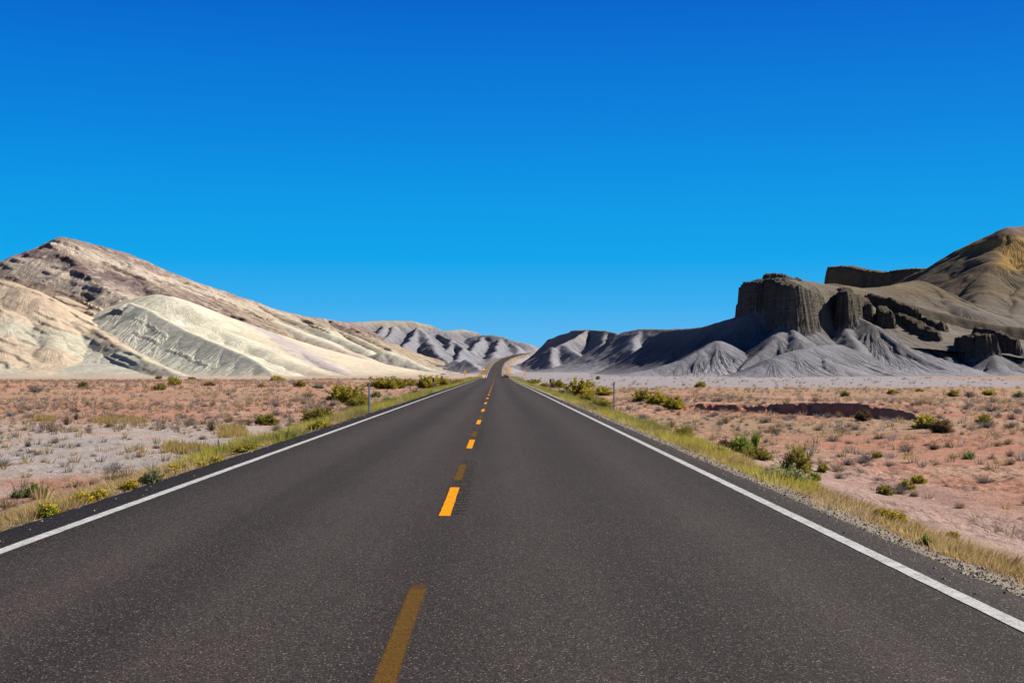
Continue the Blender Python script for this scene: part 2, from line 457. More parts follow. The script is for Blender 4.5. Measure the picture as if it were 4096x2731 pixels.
# ------------------------------------------------------------------ hills
def rock_material(name, bump_d=.5, fine=1.0, rill_f=.9, speck=0.0, rk_=1.0):
    m = N(name, 0.97, 0.04)
    a = m.noise(.06, 4); b = m.noise(.45, 5, rough=.65); c = m.noise(2.2, 3, rough=.75)
    rt, rd, rk, cl = m.attr('rt', 'Fac'), m.attr('rd', 'Fac'), m.attr('rk', 'Fac'), m.attr('cliff', 'Fac')
    def ril(f, k):
        cb = m.t.nodes.new('ShaderNodeCombineXYZ')
        m.l(m.math('MULTIPLY', rt, f), cb.inputs[0]); m.l(m.math('MULTIPLY', rd, .05 * k), cb.inputs[1])
        n = m.noise(1.0, 2, cb.outputs[0], .6)
        return m.mr(m.math('ABSOLUTE', m.math('SUBTRACT', n, .5)), 0, .13, 0, 1)
    r1, r2 = ril(rill_f, 1), ril(rill_f * 2.2, 2)
    rl = m.math('ADD', r1, m.math('MULTIPLY', r2, .5))
    # vertical joints and level beds on the cliffs
    v = m.noise(1.0, 4, rough=.65, stretch=(1.1, 1.1, .10)); h = m.noise(1.0, 3, rough=.6, stretch=(.10, .10, 1.6))
    vv = m.mr(m.math('ABSOLUTE', m.math('SUBTRACT', v, .5)), 0, .10, 0, 1)
    clf = m.math('ADD', m.math('MULTIPLY', vv, .55), m.math('MULTIPLY', h, 2.4))
    f = m.math('MULTIPLY', m.mr(a, .3, .7, .92, 1.08), m.math('MULTIPLY', m.mr(b, .25, .75, .82, 1.18), m.mr(c, .25, .75, .82, 1.18)))
    f = m.math('MULTIPLY', f, m.mr(m.math('MULTIPLY', cl, m.math('SUBTRACT', 1.0, h)), .2, .7, 1.0, .72))
    col = m.scale(m.attr('tint'), f)
    if speck:
        w = m.voro(.55); sc = m.t.nodes.new('ShaderNodeSeparateColor'); m.l(w.outputs['Color'], sc.inputs[0])
        k = m.math('MULTIPLY', m.mr(w.outputs['Distance'], .18, .34, 1, 0), m.mr(sc.outputs[0], .55, .6, 0, speck))
        col = m.mix(k, col, (.12, .095, .075))
    m.base(col)
    hgt = m.math('ADD', m.math('ADD', m.math('MULTIPLY', b, .8), m.math('MULTIPLY', c, .45 * fine)),
                 m.math('ADD', m.math('MULTIPLY', m.math('MULTIPLY', rl, rk), rk_), m.math('MULTIPLY', clf, m.math('MULTIPLY', cl, 1.3))))
    m.bump(hgt, .9, bump_d)
    return m.m
MAT_BADLAND = rock_material('badland_clay', .26, 1.2, 1.3)
MAT_ROCK = rock_material('weathered_rock', .7, 1.4)
MAT_SLOPE = rock_material('stony_slope', .6, 2.2, .9, .75, .45)
MAT_CLAY = rock_material('smooth_clay', .3, .8, 1.2)

def ridge(pts, s=.6, p=1.7, r=.9, sl=None, sr=None, col=(.25, .24, .26), mesa=None, rill=1.0, up=0.0, lim=1e9):
    return dict(P=np.array([at(*q) for q in pts]) + np.array((0, 0, up)), s=s, p=p, r=r, sl=sl, sr=sr, col=np.array(col), mesa=mesa, rill=rill, lim=lim)

def build_hill(name, ridges, step, box, label, mat, rill_amp=1.0, rill_f=.3, gully_amp=2.0, gully_f=.07, warp=2.0, rough=.25, strata=None, recolour=None, terr=None, fan=14.0, ledges=()):
    x0, x1, y0, y1 = box[0] - 40, box[1] + 40, box[2] - 30, box[3] + 30
    xs = np.arange(x0, x1, step); ys = np.arange(y0, y1, step)
    X, Y = np.meshgrid(xs, ys)
    X = X + step * .3 * pn(X * 3.1, Y * 2.7, 5); Y = Y + step * .3 * pn(X * 2.3, Y * 3.3, 6)
    G = ground(X, Y, False)
    WX = X + warp * fbm(X / 17, Y / 17, 3, 101); WY = Y + warp * fbm(X / 17, Y / 17, 3, 105)
    Z = np.full(X.shape, -1e3); T = np.zeros_like(Z); D = np.zeros_like(Z); FF = np.zeros_like(Z); RI = np.zeros_like(Z); HH = np.zeros_like(Z)
    C = np.zeros(X.shape + (3,))
    MS = np.zeros(X.shape, bool)
    for k, r in enumerate(ridges):
        P = r['P']; t0 = 0.0
        for si, (a, b) in enumerate(zip(P[:-1], P[1:])):
            ab = b - a; L = math.hypot(ab[0], ab[1]) + 1e-6
            wx, wy = WX - a[0], WY - a[1]
            tu = (wx * ab[0] + wy * ab[1]) / L ** 2
            tt = np.clip(tu, 0, 1)
            ex, ey = wx - tt * ab[0], wy - tt * ab[1]
            d = np.hypot(ex, ey)
            zc = a[2] + tt * ab[2]
            th = np.arctan2(ex, -ey)
            te = t0 + tt * L + fan * th + k * 53.7
            if r['mesa']:
                w0, cs, Hc = r['mesa']
                w = w0 * (1 + .5 * pn(te * .09, te * 0, 201 + k)) + 2.2 * np.abs(pn(te * .21, te * 0 + 2, 205 + k)) + 1.0 * pn(te * .55, te * 0 + 5, 209) + .5 * pn(te * 1.5, te * 0 + 8, 212)
                ov = np.clip(d - w, 0, None)
                led = .35 * np.floor(ov * cs / (Hc * .3)) * 0
                z = zc - .10 * np.minimum(d, w) - ov * cs + led
                z = np.where(ov * cs > Hc * 1.15, -1e3, z)
                f = np.ones_like(z)
                h = zc - G
            else:
                s = r['s']
                if r['sl'] is not None:
                    cr = ab[0] * wy - ab[1] * wx
                    bl = sst(-2.5, 2.5, cr / L)
                    s = r['sl'] * bl + r['sr'] * (1 - bl)
                    ov = np.zeros_like(tu)
                    if si == 0: ov = np.maximum(ov, -tu * L)
                    if si == len(P) - 2: ov = np.maximum(ov, (tu - 1) * L)
                    eb = np.clip(ov / (d + .01), 0, 1)
                    s = s * (1 - eb) + max(r['s'], .75) * eb
                dd = np.sqrt(d * d + r['r'] ** 2) - r['r']
                h = np.maximum(zc - G, .3)
                if r['lim'] < 1e8: dd = dd + np.clip(dd - r['lim'], 0, 400) * 3 * (bl if r['sl'] is not None else 1)
                u = s * dd / h
                p = r['p']
                f = np.clip(1 - u / p, 0, 1) ** p
                z = np.where(u < p, G + h * f, G - (u - p) * 1.5 - .02)
            mk = z > Z
            Z = np.where(mk, z, Z); T = np.where(mk, te, T); D = np.where(mk, d, D); FF = np.where(mk, f, FF); HH = np.where(mk, h, HH)
            RI = np.where(mk, 0.0 if r['mesa'] else r['rill'], RI)
            MS = np.where(mk, bool(r['mesa']), MS)
            C[mk] = r['col']
            t0 += L
    # rills and gullies running down the slopes
    gd = sst(1, 12, D) * np.clip(FF, 0, 1) ** .35 * RI * sst(.5, 8, HH)
    wob = .35 * fbm(X / 6, Y / 6, 2, 131)
    n = pn(T * rill_f + wob, D * .03, 141); v1 = np.clip(1 - np.abs(n) * 4.5, 0, 1)
    n = pn(T * rill_f * 2.3 + wob * 1.5, D * .06, 143); v2 = np.clip(1 - np.abs(n) * 4, 0, 1)
    n = pn(T * gully_f + .3 * wob, D * .012, 147); v3 = np.clip(1 - np.abs(n) * 3.2, 0, 1) ** 1.3
    Z = Z - gd * (rill_amp * (v1 + .45 * v2) + gully_amp * v3 * sst(4, 22, D))
    fade = sst(.0, 3, Z - G)
    if terr:
        per, dip, amt, sd = terr
        q = (Z + dip * X + 1.8 * fbm(X / 30, Y / 30, 3, sd)) / per
        fr = q - np.floor(q)
        msk = sst(-.05, .25, fbm(X / 26, Y / 26, 3, sd + 5)) * fade
        Z = Z + per * amt * msk * (sst(.42, .58, fr) - fr)
    Z = Z + MS * .9 * pn(T * .35, T * 0 + 4, 155)
    Z = Z + fade * rough * fbm(X / 3.2, Y / 3.2, 3, 151) + MS * .5 * fbm(X / 1.7, Y / 1.7, 2, 157)
    if ledges:
        FWv = np.array((math.sin(YAW) * math.cos(PITCH), math.cos(YAW) * math.cos(PITCH), math.sin(PITCH)))
        RTv = np.array((math.cos(YAW), -math.sin(YAW), 0)); UPv = np.cross(RTv, FWv)
        Q = np.stack([X, Y, Z - CAM_Z], -1)
        dep = Q @ FWv
        PXX = 512 + F_PX * (Q @ RTv) / dep; PYY = 341 - F_PX * (Q @ UPv) / dep
        vis = Z > G - .3
        for li, (pts, lh) in enumerate(ledges):
            L3 = []
            for (qx, qy) in pts:
                near = vis & (np.abs(PXX - qx) < 2.0) & (np.abs(PYY - qy) < 1.6)
                if near.any():
                    idx = np.argmin(np.where(near, dep, 1e9)); L3.append((X.flat[idx], Y.flat[idx]))
            if len(L3) < 2: continue
            L3 = np.array(L3); tot = np.hypot(*np.diff(L3, axis=0).T).sum() + 1e-6
            bd = np.full(X.shape, 1e9); be = np.zeros_like(X); bt = np.zeros_like(X); acc = 0
            for a, b in zip(L3[:-1], L3[1:]):
                ab = b - a; L = math.hypot(*ab) + 1e-6
                tt = np.clip(((X - a[0]) * ab[0] + (Y - a[1]) * ab[1]) / L ** 2, 0, 1)
                ex, ey = X - a[0] - tt * ab[0], Y - a[1] - tt * ab[1]
                d = np.hypot(ex, ey); nx, ny = -ab[1] / L, ab[0] / L
                if ny < 0: nx, ny = -nx, -ny
                e = (X - a[0]) * nx + (Y - a[1]) * ny
                mk = d < bd
                bd = np.where(mk, d, bd); be = np.where(mk, e, be); bt = np.where(mk, acc + tt * L, bt); acc += L
            out = np.sqrt(np.maximum(bd ** 2 - be ** 2, 0))
            be = be + 1.6 * pn(bt * .3, bt * 0 + li, 171) + .8 * pn(bt * .9, bt * 0 + li, 173)
            brk = sst(-.25, .1, pn(bt * .16, bt * 0 + li * 3.3, 175) + .12)
            Z = Z + .55 * lh * brk * (1 - sst(1, 4, out)) * sst(-.5, .5, be) * np.exp(-np.clip(be, 0, 99) / (2.2 * lh)) * (.7 + .6 * pn(bt * .5, bt * 0 + li, 177))
            MS = MS | ((np.abs(be) < 1.0) & (out < 3) & (brk > .3))
    if strata is not None:
        C = strata(X, Y, Z, C, D, G)
    mot = 1 + .12 * fbm(X / 14, Y / 14, 3, 161)
    C = np.clip(C * mot[..., None], .01, .85)
    Fc = grid_faces(*X.shape)
    keep = ((Z > G - .5).ravel()[Fc]).any(1)
    Fc = Fc[keep]
    used = np.unique(Fc); mp = np.zeros(X.size, np.int64); mp[used] = np.arange(len(used))
    V = np.stack([X, Y, np.maximum(Z, G - 2.5)], -1).reshape(-1, 3)[used]
    me = np_mesh(name, V, mp[Fc], mat, True, C.reshape(-1, 3)[used], {'rt': T.ravel()[used], 'rd': D.ravel()[used], 'rk': (gd * ~MS).ravel()[used], 'cliff': (MS * 1.0).ravel()[used]})
    return tag(link(name, me), label, None, kind='structure')

def lerp(C, c, t):
    return C + (np.array(c) - C) * t[..., None]

GREY = (.275, .275, .31); GREYD = (.24, .236, .255); TANR = (.19, .148, .10); ROCK = (.215, .192, .16)

# --- right: butte with its talus cones
def butte_col(X, Y, Z, C, D, G):
    s = Z + .25 * X + 2 * fbm(X / 12, Y / 12, 3, 301)
    hgt = sst(12, 30, Z + 3 * fbm(X / 15, Y / 15, 2, 303))
    C = lerp(C, ROCK, .75 * hgt)
    b = .5 + .5 * np.sin(Z * 2.1 + 1.2 * fbm(X / 9, Y / 9, 2, 305))
    C = C * (1 + .10 * (b - .5) * hgt)[..., None]
    C = lerp(C, TANR, .55 * sst(95, 150, X) * sst(2, 16, Z))
    C = lerp(C, (.33, .325, .36), (1 - sst(.3, 4.5, Z - G)) * .9)
    return C
B = []
mz = dict(col=ROCK)
B += [ridge([(747, 285, 429), (750.5, 281.5, 427), (760, 281.3, 423)], mesa=(1.6, 7, 15), **mz),
      ridge([(764, 279, 427), (779, 278, 419), (791, 284, 411), (803, 291, 421), (815, 296, 438)], mesa=(2.6, 6, 16), **mz),
      ridge([(777, 276, 433), (795, 278.5, 440), (815, 282, 452), (835, 286, 462)], s=.55, p=1.3, r=3, lim=7, col=ROCK, rill=.5),
      ridge([(771, 273.6, 431), (780, 273.8, 431), (794, 277.5, 437)], mesa=(1.8, 2.5, 4), **mz),
      ridge([(812, 290, 444), (826, 291, 451), (838, 290, 455)], mesa=(1.8, 6, 16), **mz),
      ridge([(842, 287.5, 454), (845, 289, 440), (845, 291, 428), (853, 294, 437), (861, 298, 448)], mesa=(1.3, 6, 12), **mz),
      ridge([(858, 297, 452), (866, 303, 440)], mesa=(1.5, 5, 6), **mz),
      ridge([(881, 306, 446), (887, 311, 436)], mesa=(1.5, 5, 6), **mz),
      ridge([(901, 313, 446), (918, 321, 434), (934, 331, 424)], mesa=(1.6, 4, 6.5), **mz),
      ridge([(870, 294, 466), (890, 298, 460), (915, 308, 450)], mesa=(1.0, 3, 2.6), **mz),
      ridge([(928, 317, 448), (940, 322, 442)], mesa=(1.2, 3, 3), **mz),
      ridge([(961, 337, 416), (966, 335, 414)], mesa=(1.3, 5, 7), **mz),
      ridge([(976, 333, 418), (983, 334, 412)], mesa=(2.0, 4, 6.5), **mz),
      ridge([(980, 327, 428), (996, 331, 424), (1012, 338, 418)], mesa=(1.3, 3, 3.5), **mz)]
B += [ridge([(775, 300, 424), (752, 313, 420), (729, 319, 426), (717, 322.5, 434), (704, 326.3, 446), (694, 327.5, 458), (680, 328.8, 480), (664, 330, 520)], s=.86, p=1.5, col=GREYD),
      ridge([(723, 341, 401), (714, 340.5, 396), (700, 350, 390), (680, 360, 384), (650, 369, 378), (618, 375, 372), (592, 378.3, 366)], s=.62, col=GREY),
      ridge([(786, 322, 412), (776, 335, 400), (760, 352, 388), (742, 368, 376)], s=.62, col=GREYD),
      ridge([(786, 322, 412), (798, 338, 396), (812, 356, 382)], s=.6, col=GREYD),
      ridge([(838, 344, 400), (822, 345, 388), (809, 347, 378), (792, 351, 371), (772, 358, 364), (757, 367, 358), (738, 377, 350)], s=.58, col=GREY, r=3.0),
      ridge([(809, 347, 378), (830, 362, 366), (855, 372, 356)], s=.5, col=(.3, .295, .32), r=4.0),
      ridge([(842, 308, 440), (848, 330, 422), (858, 350, 402)], s=.62, col=GREY),
      ridge([(842, 308, 440), (872, 324, 424), (900, 343, 410), (925, 359, 398), (948, 370, 388)], s=.6, col=GREY),
      ridge([(905, 325, 440), (928, 342, 424), (948, 357, 408)], s=.55, col=GREYD),
      ridge([(935, 333, 438), (958, 350, 424), (975, 362, 408)], s=.5, col=GREYD),
      ridge([(985, 340, 424), (992, 355, 408), (1000, 366, 396)], s=.55, col=GREYD),
      ridge([(1012, 340, 428), (1030, 352, 415), (1048, 364, 400)], s=.5, col=GREYD),
      ridge([(1060, 340, 430), (1075, 360, 410)], s=.5, col=GREYD),
      # dip slope behind the ledges
      ridge([(830, 285, 458), (861, 290, 470), (895, 298, 478), (930, 309, 480), (965, 318, 480), (1000, 325, 480), (1060, 330, 480)], s=1.6, p=1.4, sl=.22, sr=2.2, lim=40, col=TANR, rill=.3, r=2)]
bx = [at(560, 340, 480)[0], at(1085, 340, 500)[0]]
build_hill('butte', B, .42, (bx[0], bx[1] , 340, 500), 'dark grey butte with a cliff cap and rilled talus cones right of the road', MAT_ROCK,
           rill_amp=.7, rill_f=.36, gully_amp=.5, gully_f=.085, warp=1.0, rough=.16, strata=butte_col, fan=12)

# --- right: high mountain
def mtn_col(X, Y, Z, C, D, G):
    n = fbm(X / 25, Y / 25, 3, 321)
    och = sst(47, 54, Z + 9 * n) * sst(236, 250, X + 8 * n) * (1 - sst(66, 72, Z))
    C = lerp(C, (.52, .325, .105), .95 * och)
    b = .5 + .5 * np.sin((Z * .55 + .03 * X) + 2.0 * fbm(X / 30, Y / 30, 3, 323))
    C = C * (1 + .16 * (b - .5))[..., None]
    C = lerp(C, (.30, .2, .16), .6 * sst(68, 73, Z))
    C = lerp(C, (.215, .20, .19), .6 * (1 - sst(24, 40, Z + 5 * n)))
    return C
Mt = [ridge([(800, 300, 470), (830, 283.2, 480), (861, 288, 505), (880, 286.5, 520), (897, 284.2, 535), (914, 280.2, 550), (922, 284, 546), (931, 294, 536), (945, 299, 524), (962, 306, 510)], s=.5, p=1.8, r=4, col=TANR),
      ridge([(870, 294, 735), (897, 285, 715), (913, 280.5, 704), (938, 269.7, 688), (958, 258.3, 672), (985.6, 239.7, 648), (995, 235, 641), (1003, 229, 636), (1009, 227, 634), (1030, 225, 642), (1080, 222, 670)], s=.66, p=1.6, r=3, col=TANR),
      ridge([(992, 240, 638), (982, 262, 612), (972, 285, 582), (962, 300, 555), (955, 306, 535)], s=.62, p=1.6, r=3, sl=.5, sr=1.1, col=TANR),
      ridge([(1003, 231, 640), (991, 262, 600), (984, 290, 560), (979, 312, 520), (970, 325, 490)], s=.55, p=1.6, r=7, col=TANR),
      ridge([(1030, 228, 650), (1022, 262, 600), (1016, 292, 560), (1012, 318, 520), (1010, 330, 490)], s=.55, p=1.6, r=4, sl=.5, sr=1.4, col=TANR),
      ridge([(1070, 226, 660), (1062, 275, 590), (1050, 318, 510)], s=.5, p=1.6, r=6, col=TANR)]
bx = [at(780, 340, 600)[0], at(1120, 340, 560)[0]]
build_hill('mountain', Mt, .95, (bx[0], bx[1] + 20, 440, 720), 'tall tan and ochre mountain slope at the far right edge', MAT_BADLAND,
           rill_amp=.45, rill_f=.22, gully_amp=1.0, gully_f=.06, warp=2.0, rough=.2, strata=mtn_col)

# --- right: mesa wall behind
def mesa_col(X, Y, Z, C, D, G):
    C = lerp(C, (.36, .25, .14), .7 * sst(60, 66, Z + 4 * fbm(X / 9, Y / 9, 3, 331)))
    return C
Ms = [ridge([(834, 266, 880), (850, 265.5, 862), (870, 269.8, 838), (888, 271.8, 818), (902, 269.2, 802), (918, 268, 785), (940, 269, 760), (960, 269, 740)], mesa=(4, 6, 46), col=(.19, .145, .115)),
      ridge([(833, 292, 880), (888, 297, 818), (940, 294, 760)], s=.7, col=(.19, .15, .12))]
bx = [at(815, 340, 800)[0], at(980, 340, 830)[0]]
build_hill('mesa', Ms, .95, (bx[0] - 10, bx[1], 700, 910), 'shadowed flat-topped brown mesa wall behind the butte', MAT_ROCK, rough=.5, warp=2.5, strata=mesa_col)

# --- right of the road: low grey hill
def grey_col(X, Y, Z, C, D, G):
    C = lerp(C, (.335, .33, .365), (1 - sst(.5, 7, Z - G)) * .8)
    C = lerp(C, (.29, .275, .255), .6 * sst(16, 26, Z))
    return C
Gr = [ridge([(550, 338.5, 885), (558, 335.5, 872), (568, 332, 856), (571.5, 330, 850), (588, 329.2, 838), (607, 330.3, 815), (618, 333, 790)], s=1.15, p=1.5, r=1.5, col=GREY),
      ridge([(586, 330, 834), (575, 338, 810), (562, 343.7, 795), (552, 348, 786), (545, 354, 780)], s=.95, p=1.7, col=GREY),
      ridge([(562, 343.7, 795), (577, 353, 765), (597, 365, 730), (610, 371, 715)], s=.6, col=GREY),
      ridge([(551, 346.5, 786), (552, 358, 760), (552, 367, 735)], s=.75, col=GREY),
      ridge([(607, 331, 812), (602, 345, 775), (612, 358, 740), (625, 366, 720)], s=.62, col=GREY),
      ridge([(618, 333, 790), (628, 350, 745), (634, 360, 720)], s=.62, col=GREY),
      ridge([(619, 336, 735), (624, 331.3, 722), (641, 328.3, 705), (665, 328.7, 685), (690, 328, 668), (720, 325, 650)], s=.68, p=1.6, col=GREY),
      ridge([(641, 328.5, 705), (634, 343, 675), (638, 358, 645), (640, 368, 625)], s=.62, col=GREY),
      ridge([(660, 329, 690), (658, 345, 660), (655, 360, 630)], s=.62, col=GREY),
      ridge([(680, 329, 672), (684, 345, 640), (690, 360, 610)], s=.62, col=GREY)]
bx = [at(528, 340, 760)[0], at(725, 340, 700)[0]]
build_hill('hill', Gr, 1.0, (bx[0] - 4, bx[1], 590, 950), 'low blue-grey badland hill just right of the road bend', MAT_BADLAND,
           rill_amp=.9, rill_f=.24, gully_amp=1.4, gully_f=.06, warp=2.0, rough=.25, strata=grey_col, fan=16)

# --- left of the road: far grey hills with tan tops
def fargrey_col(X, Y, Z, C, D, G):
    n = fbm(X / 40, Y / 40, 3, 341)
    C = lerp(C, (.42, .36, .29), .75 * sst(38, 45, Z + 7 * n + .05 * (X + 60)))
    C = lerp(C, (.33, .32, .345), (1 - sst(.5, 8, Z - G)) * .8)
    return C
FG = [ridge([(335, 321, 1120), (352, 322, 1150), (372, 320.7, 1180), (389, 320.2, 1200), (410, 320.7, 1220), (417, 322.5, 1228), (426, 324, 1235), (434, 327.2, 1245), (442, 330.8, 1260), (455, 329.4, 1290), (463, 329.1, 1300), (471, 330.7, 1310), (479, 334.8, 1320)], s=.5, p=1.6, r=4, col=GREY),
      ridge([(474, 336, 1230), (483, 334.6, 1225), (492, 334.8, 1220), (500, 336.2, 1215), (507, 338.2, 1210), (513, 340, 1208), (522, 342, 1205), (529, 344.5, 1260), (538, 347, 1330)], s=.6, p=1.6, r=4, col=GREY),
      ridge([(383, 325, 1150), (378, 333, 1120), (370, 342, 1080)], s=.8, col=GREY),
      ridge([(395, 325, 1165), (391, 332, 1130), (381, 343, 1080), (377, 351, 1050)], s=.78, col=GREY),
      ridge([(418, 326, 1170), (412, 337, 1110), (402, 349, 1050), (396, 357, 1010)], s=.78, col=GREY),
      ridge([(418, 326, 1170), (428, 340, 1100), (440, 355, 1020), (450, 364, 970)], s=.65, col=GREY),
      ridge([(440, 333, 1200), (452, 340, 1150), (447, 350, 1100), (442, 357, 1060)], s=.8, col=GREY),
      ridge([(452, 340, 1150), (464, 347, 1110), (458, 357, 1060), (450, 366, 1000)], s=.8, col=GREY),
      ridge([(483, 335, 1225), (474, 346, 1160), (464, 357, 1110)], s=.78, col=GREY),
      ridge([(500, 337, 1215), (497, 348, 1150), (492, 356, 1110)], s=.7, col=GREY),
      ridge([(510, 340, 1210), (517, 349, 1170), (516, 354, 1150)], s=.6, col=GREY)]
bx = [at(325, 340, 1100)[0], at(545, 340, 1250)[0]]
build_hill('hill', FG, 1.5, (bx[0] - 20, bx[1], 940, 1345), 'distant blue-grey eroded hills with tan tops left of the road bend', MAT_BADLAND,
           rill_amp=1.2, rill_f=.13, gully_amp=3.0, gully_f=.035, warp=3.5, rough=.4, strata=fargrey_col, fan=20)
PY = [ridge([(466, 359, 800), (475, 366, 780), (481, 371, 765)], s=.62, r=.8, col=GREY), ridge([(466, 359, 800), (460, 369, 785)], s=.62, r=.8, col=GREY),
      ridge([(476, 366, 740), (480, 371.5, 728)], s=.62, r=.6, col=GREYD), ridge([(455, 360, 880), (470, 364, 870)], s=.55, col=GREY), ridge([(440, 364, 900), (452, 368, 880)], s=.5, col=GREY)]
bx = [at(425, 340, 800)[0], at(487, 340, 760)[0]]
build_hill('hill', PY, .8, (bx[0] - 10, bx[1], 700, 920), 'two small dark grey pyramid mounds beside the far road', MAT_BADLAND, rill_amp=.5, rill_f=.25, gully_amp=.6, warp=1.0, rough=.2, strata=grey_col)

# --- left: high mountain
BRN = (.33, .25, .225); CRM = (.67, .565, .46); MAUVE = (.235, .175, .17); PGRN = (.66, .64, .52)
def left_col(X, Y, Z, C, D, G):
    n = fbm(X / 32, Y / 32, 4, 351); n2 = fbm(X / 7, Y / 7, 3, 355)
    # depth below the skyline surface measured along the dipping beds
    s = Z + .33 * X + 3.4
    q = s + 3.5 * n + 2.0 * n2
    C = np.broadcast_to(np.array(BRN), X.shape + (3,)).copy()
    def band(a, b, c, k=.9, soft=2.0):
        nonlocal C
        C = lerp(C, c, k * sst(a - soft, a + soft, q) * (1 - sst(b - soft, b + soft, q)))
    band(-9, -3, CRM, .9)
    band(-12, -9, (.42, .32, .25), .8)
    band(-19, -12, MAUVE, .95)
    band(-25, -19, CRM, .75)
    band(-30, -25, (.42, .37, .31), .7)
    band(-37, -30, (.36, .27, .215), .8)
    band(-41, -37, (.46, .43, .38), .7)
    band(-50, -41, MAUVE, .75)
    band(-70, -50, (.44, .32, .24), .8)
    C = lerp(C, CRM, .6 * sst(.15, .4, n2 + .4 * n) * sst(-40, -10, -np.abs(s)))
    C = lerp(C, (.52, .42, .30), .8 * sst(-190, -120, X + 15 * n) * (1 - sst(-3, 1.5, q)))
    C = lerp(C, (.34, .27, .32), .55 * (1 - sst(-335, -310, X)) * sst(.0, .3, n + .2) )
    return C
LM = [ridge([(-90, 305, 830), (-40, 284, 815), (0, 265.5, 800), (22, 255.2, 797), (45, 245.8, 795), (49, 242.6, 796), (57, 239, 798), (63, 236.5, 800), (76, 239, 808), (92, 243.3, 820), (110, 248.7, 832), (125, 253, 845), (145, 261.2, 862), (168, 271, 880), (190, 280.2, 900), (217, 288.8, 920), (250, 299.3, 950), (264, 305.8, 962), (281, 310.6, 980), (310, 316.5, 1025), (338, 320.7, 1080), (353, 322, 1130)], s=.5, p=1.5, r=2.5, col=BRN),
      ridge([(57, 240, 797), (72, 256, 770), (90, 272, 742), (112, 288, 712), (135, 302, 690)], s=.55, r=3, col=BRN),
      ridge([(92, 244, 818), (125, 265, 790), (160, 287, 755), (190, 304, 720)], s=.5, r=4, col=BRN),
      ridge([(22, 256, 795), (32, 280, 750), (48, 298, 705), (60, 310, 680)], s=.55, r=3, col=BRN),
      ridge([(-20, 277, 800), (-5, 300, 740), (10, 320, 690)], s=.55, r=3, col=BRN),
      ridge([(145, 262, 860), (190, 289, 820), (225, 308, 780), (250, 322, 745)], s=.45, r=4, col=CRM),
      ridge([(200, 284, 905), (240, 305, 865), (275, 322, 825), (305, 338, 790)], s=.45, r=4, col=CRM),
      ridge([(250, 300, 948), (290, 318, 910), (320, 332, 870), (345, 345, 840)], s=.45, r=3, col=CRM),
      ridge([(290, 313, 995), (320, 323, 970), (345, 334, 930), (368, 346, 885), (388, 356, 850)], s=.45, r=3, col=CRM),
      ridge([(325, 319, 1055), (352, 328, 1010), (372, 338, 970), (392, 352, 910)], s=.45, r=3, col=CRM)]
bx = [at(-60, 340, 720)[0], at(405, 340, 1000)[0]]
build_hill('mountain', LM, .85, (bx[0] - 30, bx[1], 640, 1150), 'long brown and cream banded mountain sloping down from the left edge', MAT_SLOPE,
           rill_amp=.6, rill_f=.2, gully_amp=1.0, gully_f=.05, warp=2.5, rough=.45, strata=left_col, terr=(5.0, .33, .34, 361), fan=16,
           ledges=[([(46, 244.5), (51, 246), (56, 247.5)], 3), ([(55, 254), (62, 256.5), (70, 259.5)], 3.5), ([(34, 255), (40, 256)], 2), ([(76, 273), (83, 276), (92, 280), (103, 287), (110, 290)], 1.2),
                   ([(30, 285), (45, 280), (60, 273), (74, 264)], 1.4), ([(163, 280), (170, 283), (180, 285)], 1.8), ([(190, 287), (200, 291), (213, 296)], 2.2), ([(225, 299), (240, 306), (252, 310)], 2),
                   ([(255, 312), (263, 316), (273, 319)], 2.2), ([(290, 327), (297, 329), (305, 331), (313, 333)], 2), ([(110, 262), (125, 269), (142, 277)], 1.6), ([(82, 301), (92, 306), (104, 313)], 4), ([(60, 291), (70, 293), (80, 298)], 2.5), ([(120, 300), (128, 297), (135, 301)], 2)])

# --- left: pale striped badlands in front of the mountain
def pale_col(X, Y, Z, C, D, G):
    n = fbm(X / 28, Y / 28, 3, 371)
    s = Z + .33 * X + .1 * (Y - 700) + 4 * n
    C = lerp(C, (.44, .37, .42), .75 * sst(-28.5, -26, s) * (1 - sst(-21, -18, s)))
    C = lerp(C, PGRN, .7 * sst(-12, -9, s) * (1 - sst(-2, 2, s)))
    C = lerp(C, (.56, .46, .34), .6 * sst(2, 6, s))
    C = lerp(C, (.46, .40, .37), .8 * (1 - sst(.4, 3.5, Z - G)))
    return C
PB = [ridge([(215, 318, 830), (240, 330, 790), (275, 345, 730), (305, 358, 680), (335, 369, 630), (356, 377, 590)], s=.42, p=1.5, r=4, col=CRM),
      ridge([(250, 311, 850), (285, 325, 800), (315, 338, 750), (345, 350, 700), (375, 362, 660), (405, 374, 620)], s=.42, p=1.5, r=4, col=CRM),
      ridge([(290, 318, 890), (320, 329, 845), (345, 340, 810), (365, 349, 780), (378, 358, 760)], s=.5, p=1.5, r=3, col=PGRN),
      ridge([(325, 327, 880), (336, 335, 850), (346, 344, 820), (354, 354, 790)], s=.55, r=2.5, col=PGRN),
      ridge([(350, 334, 900), (370, 344, 860), (388, 354, 820), (404, 363, 780)], s=.5, r=2.5, col=(.52, .48, .38)),
      ridge([(366, 361, 745), (375, 354, 740), (386, 350.5, 736), (400, 356, 725), (415, 363, 712), (430, 369.5, 700)], s=.5, r=3, col=(.48, .44, .40)),
      ridge([(420, 364, 800), (440, 369, 760), (460, 374, 700)], s=.3, r=3, col=(.44, .39, .36))]
bx = [at(200, 340, 700)[0], at(470, 340, 800)[0]]
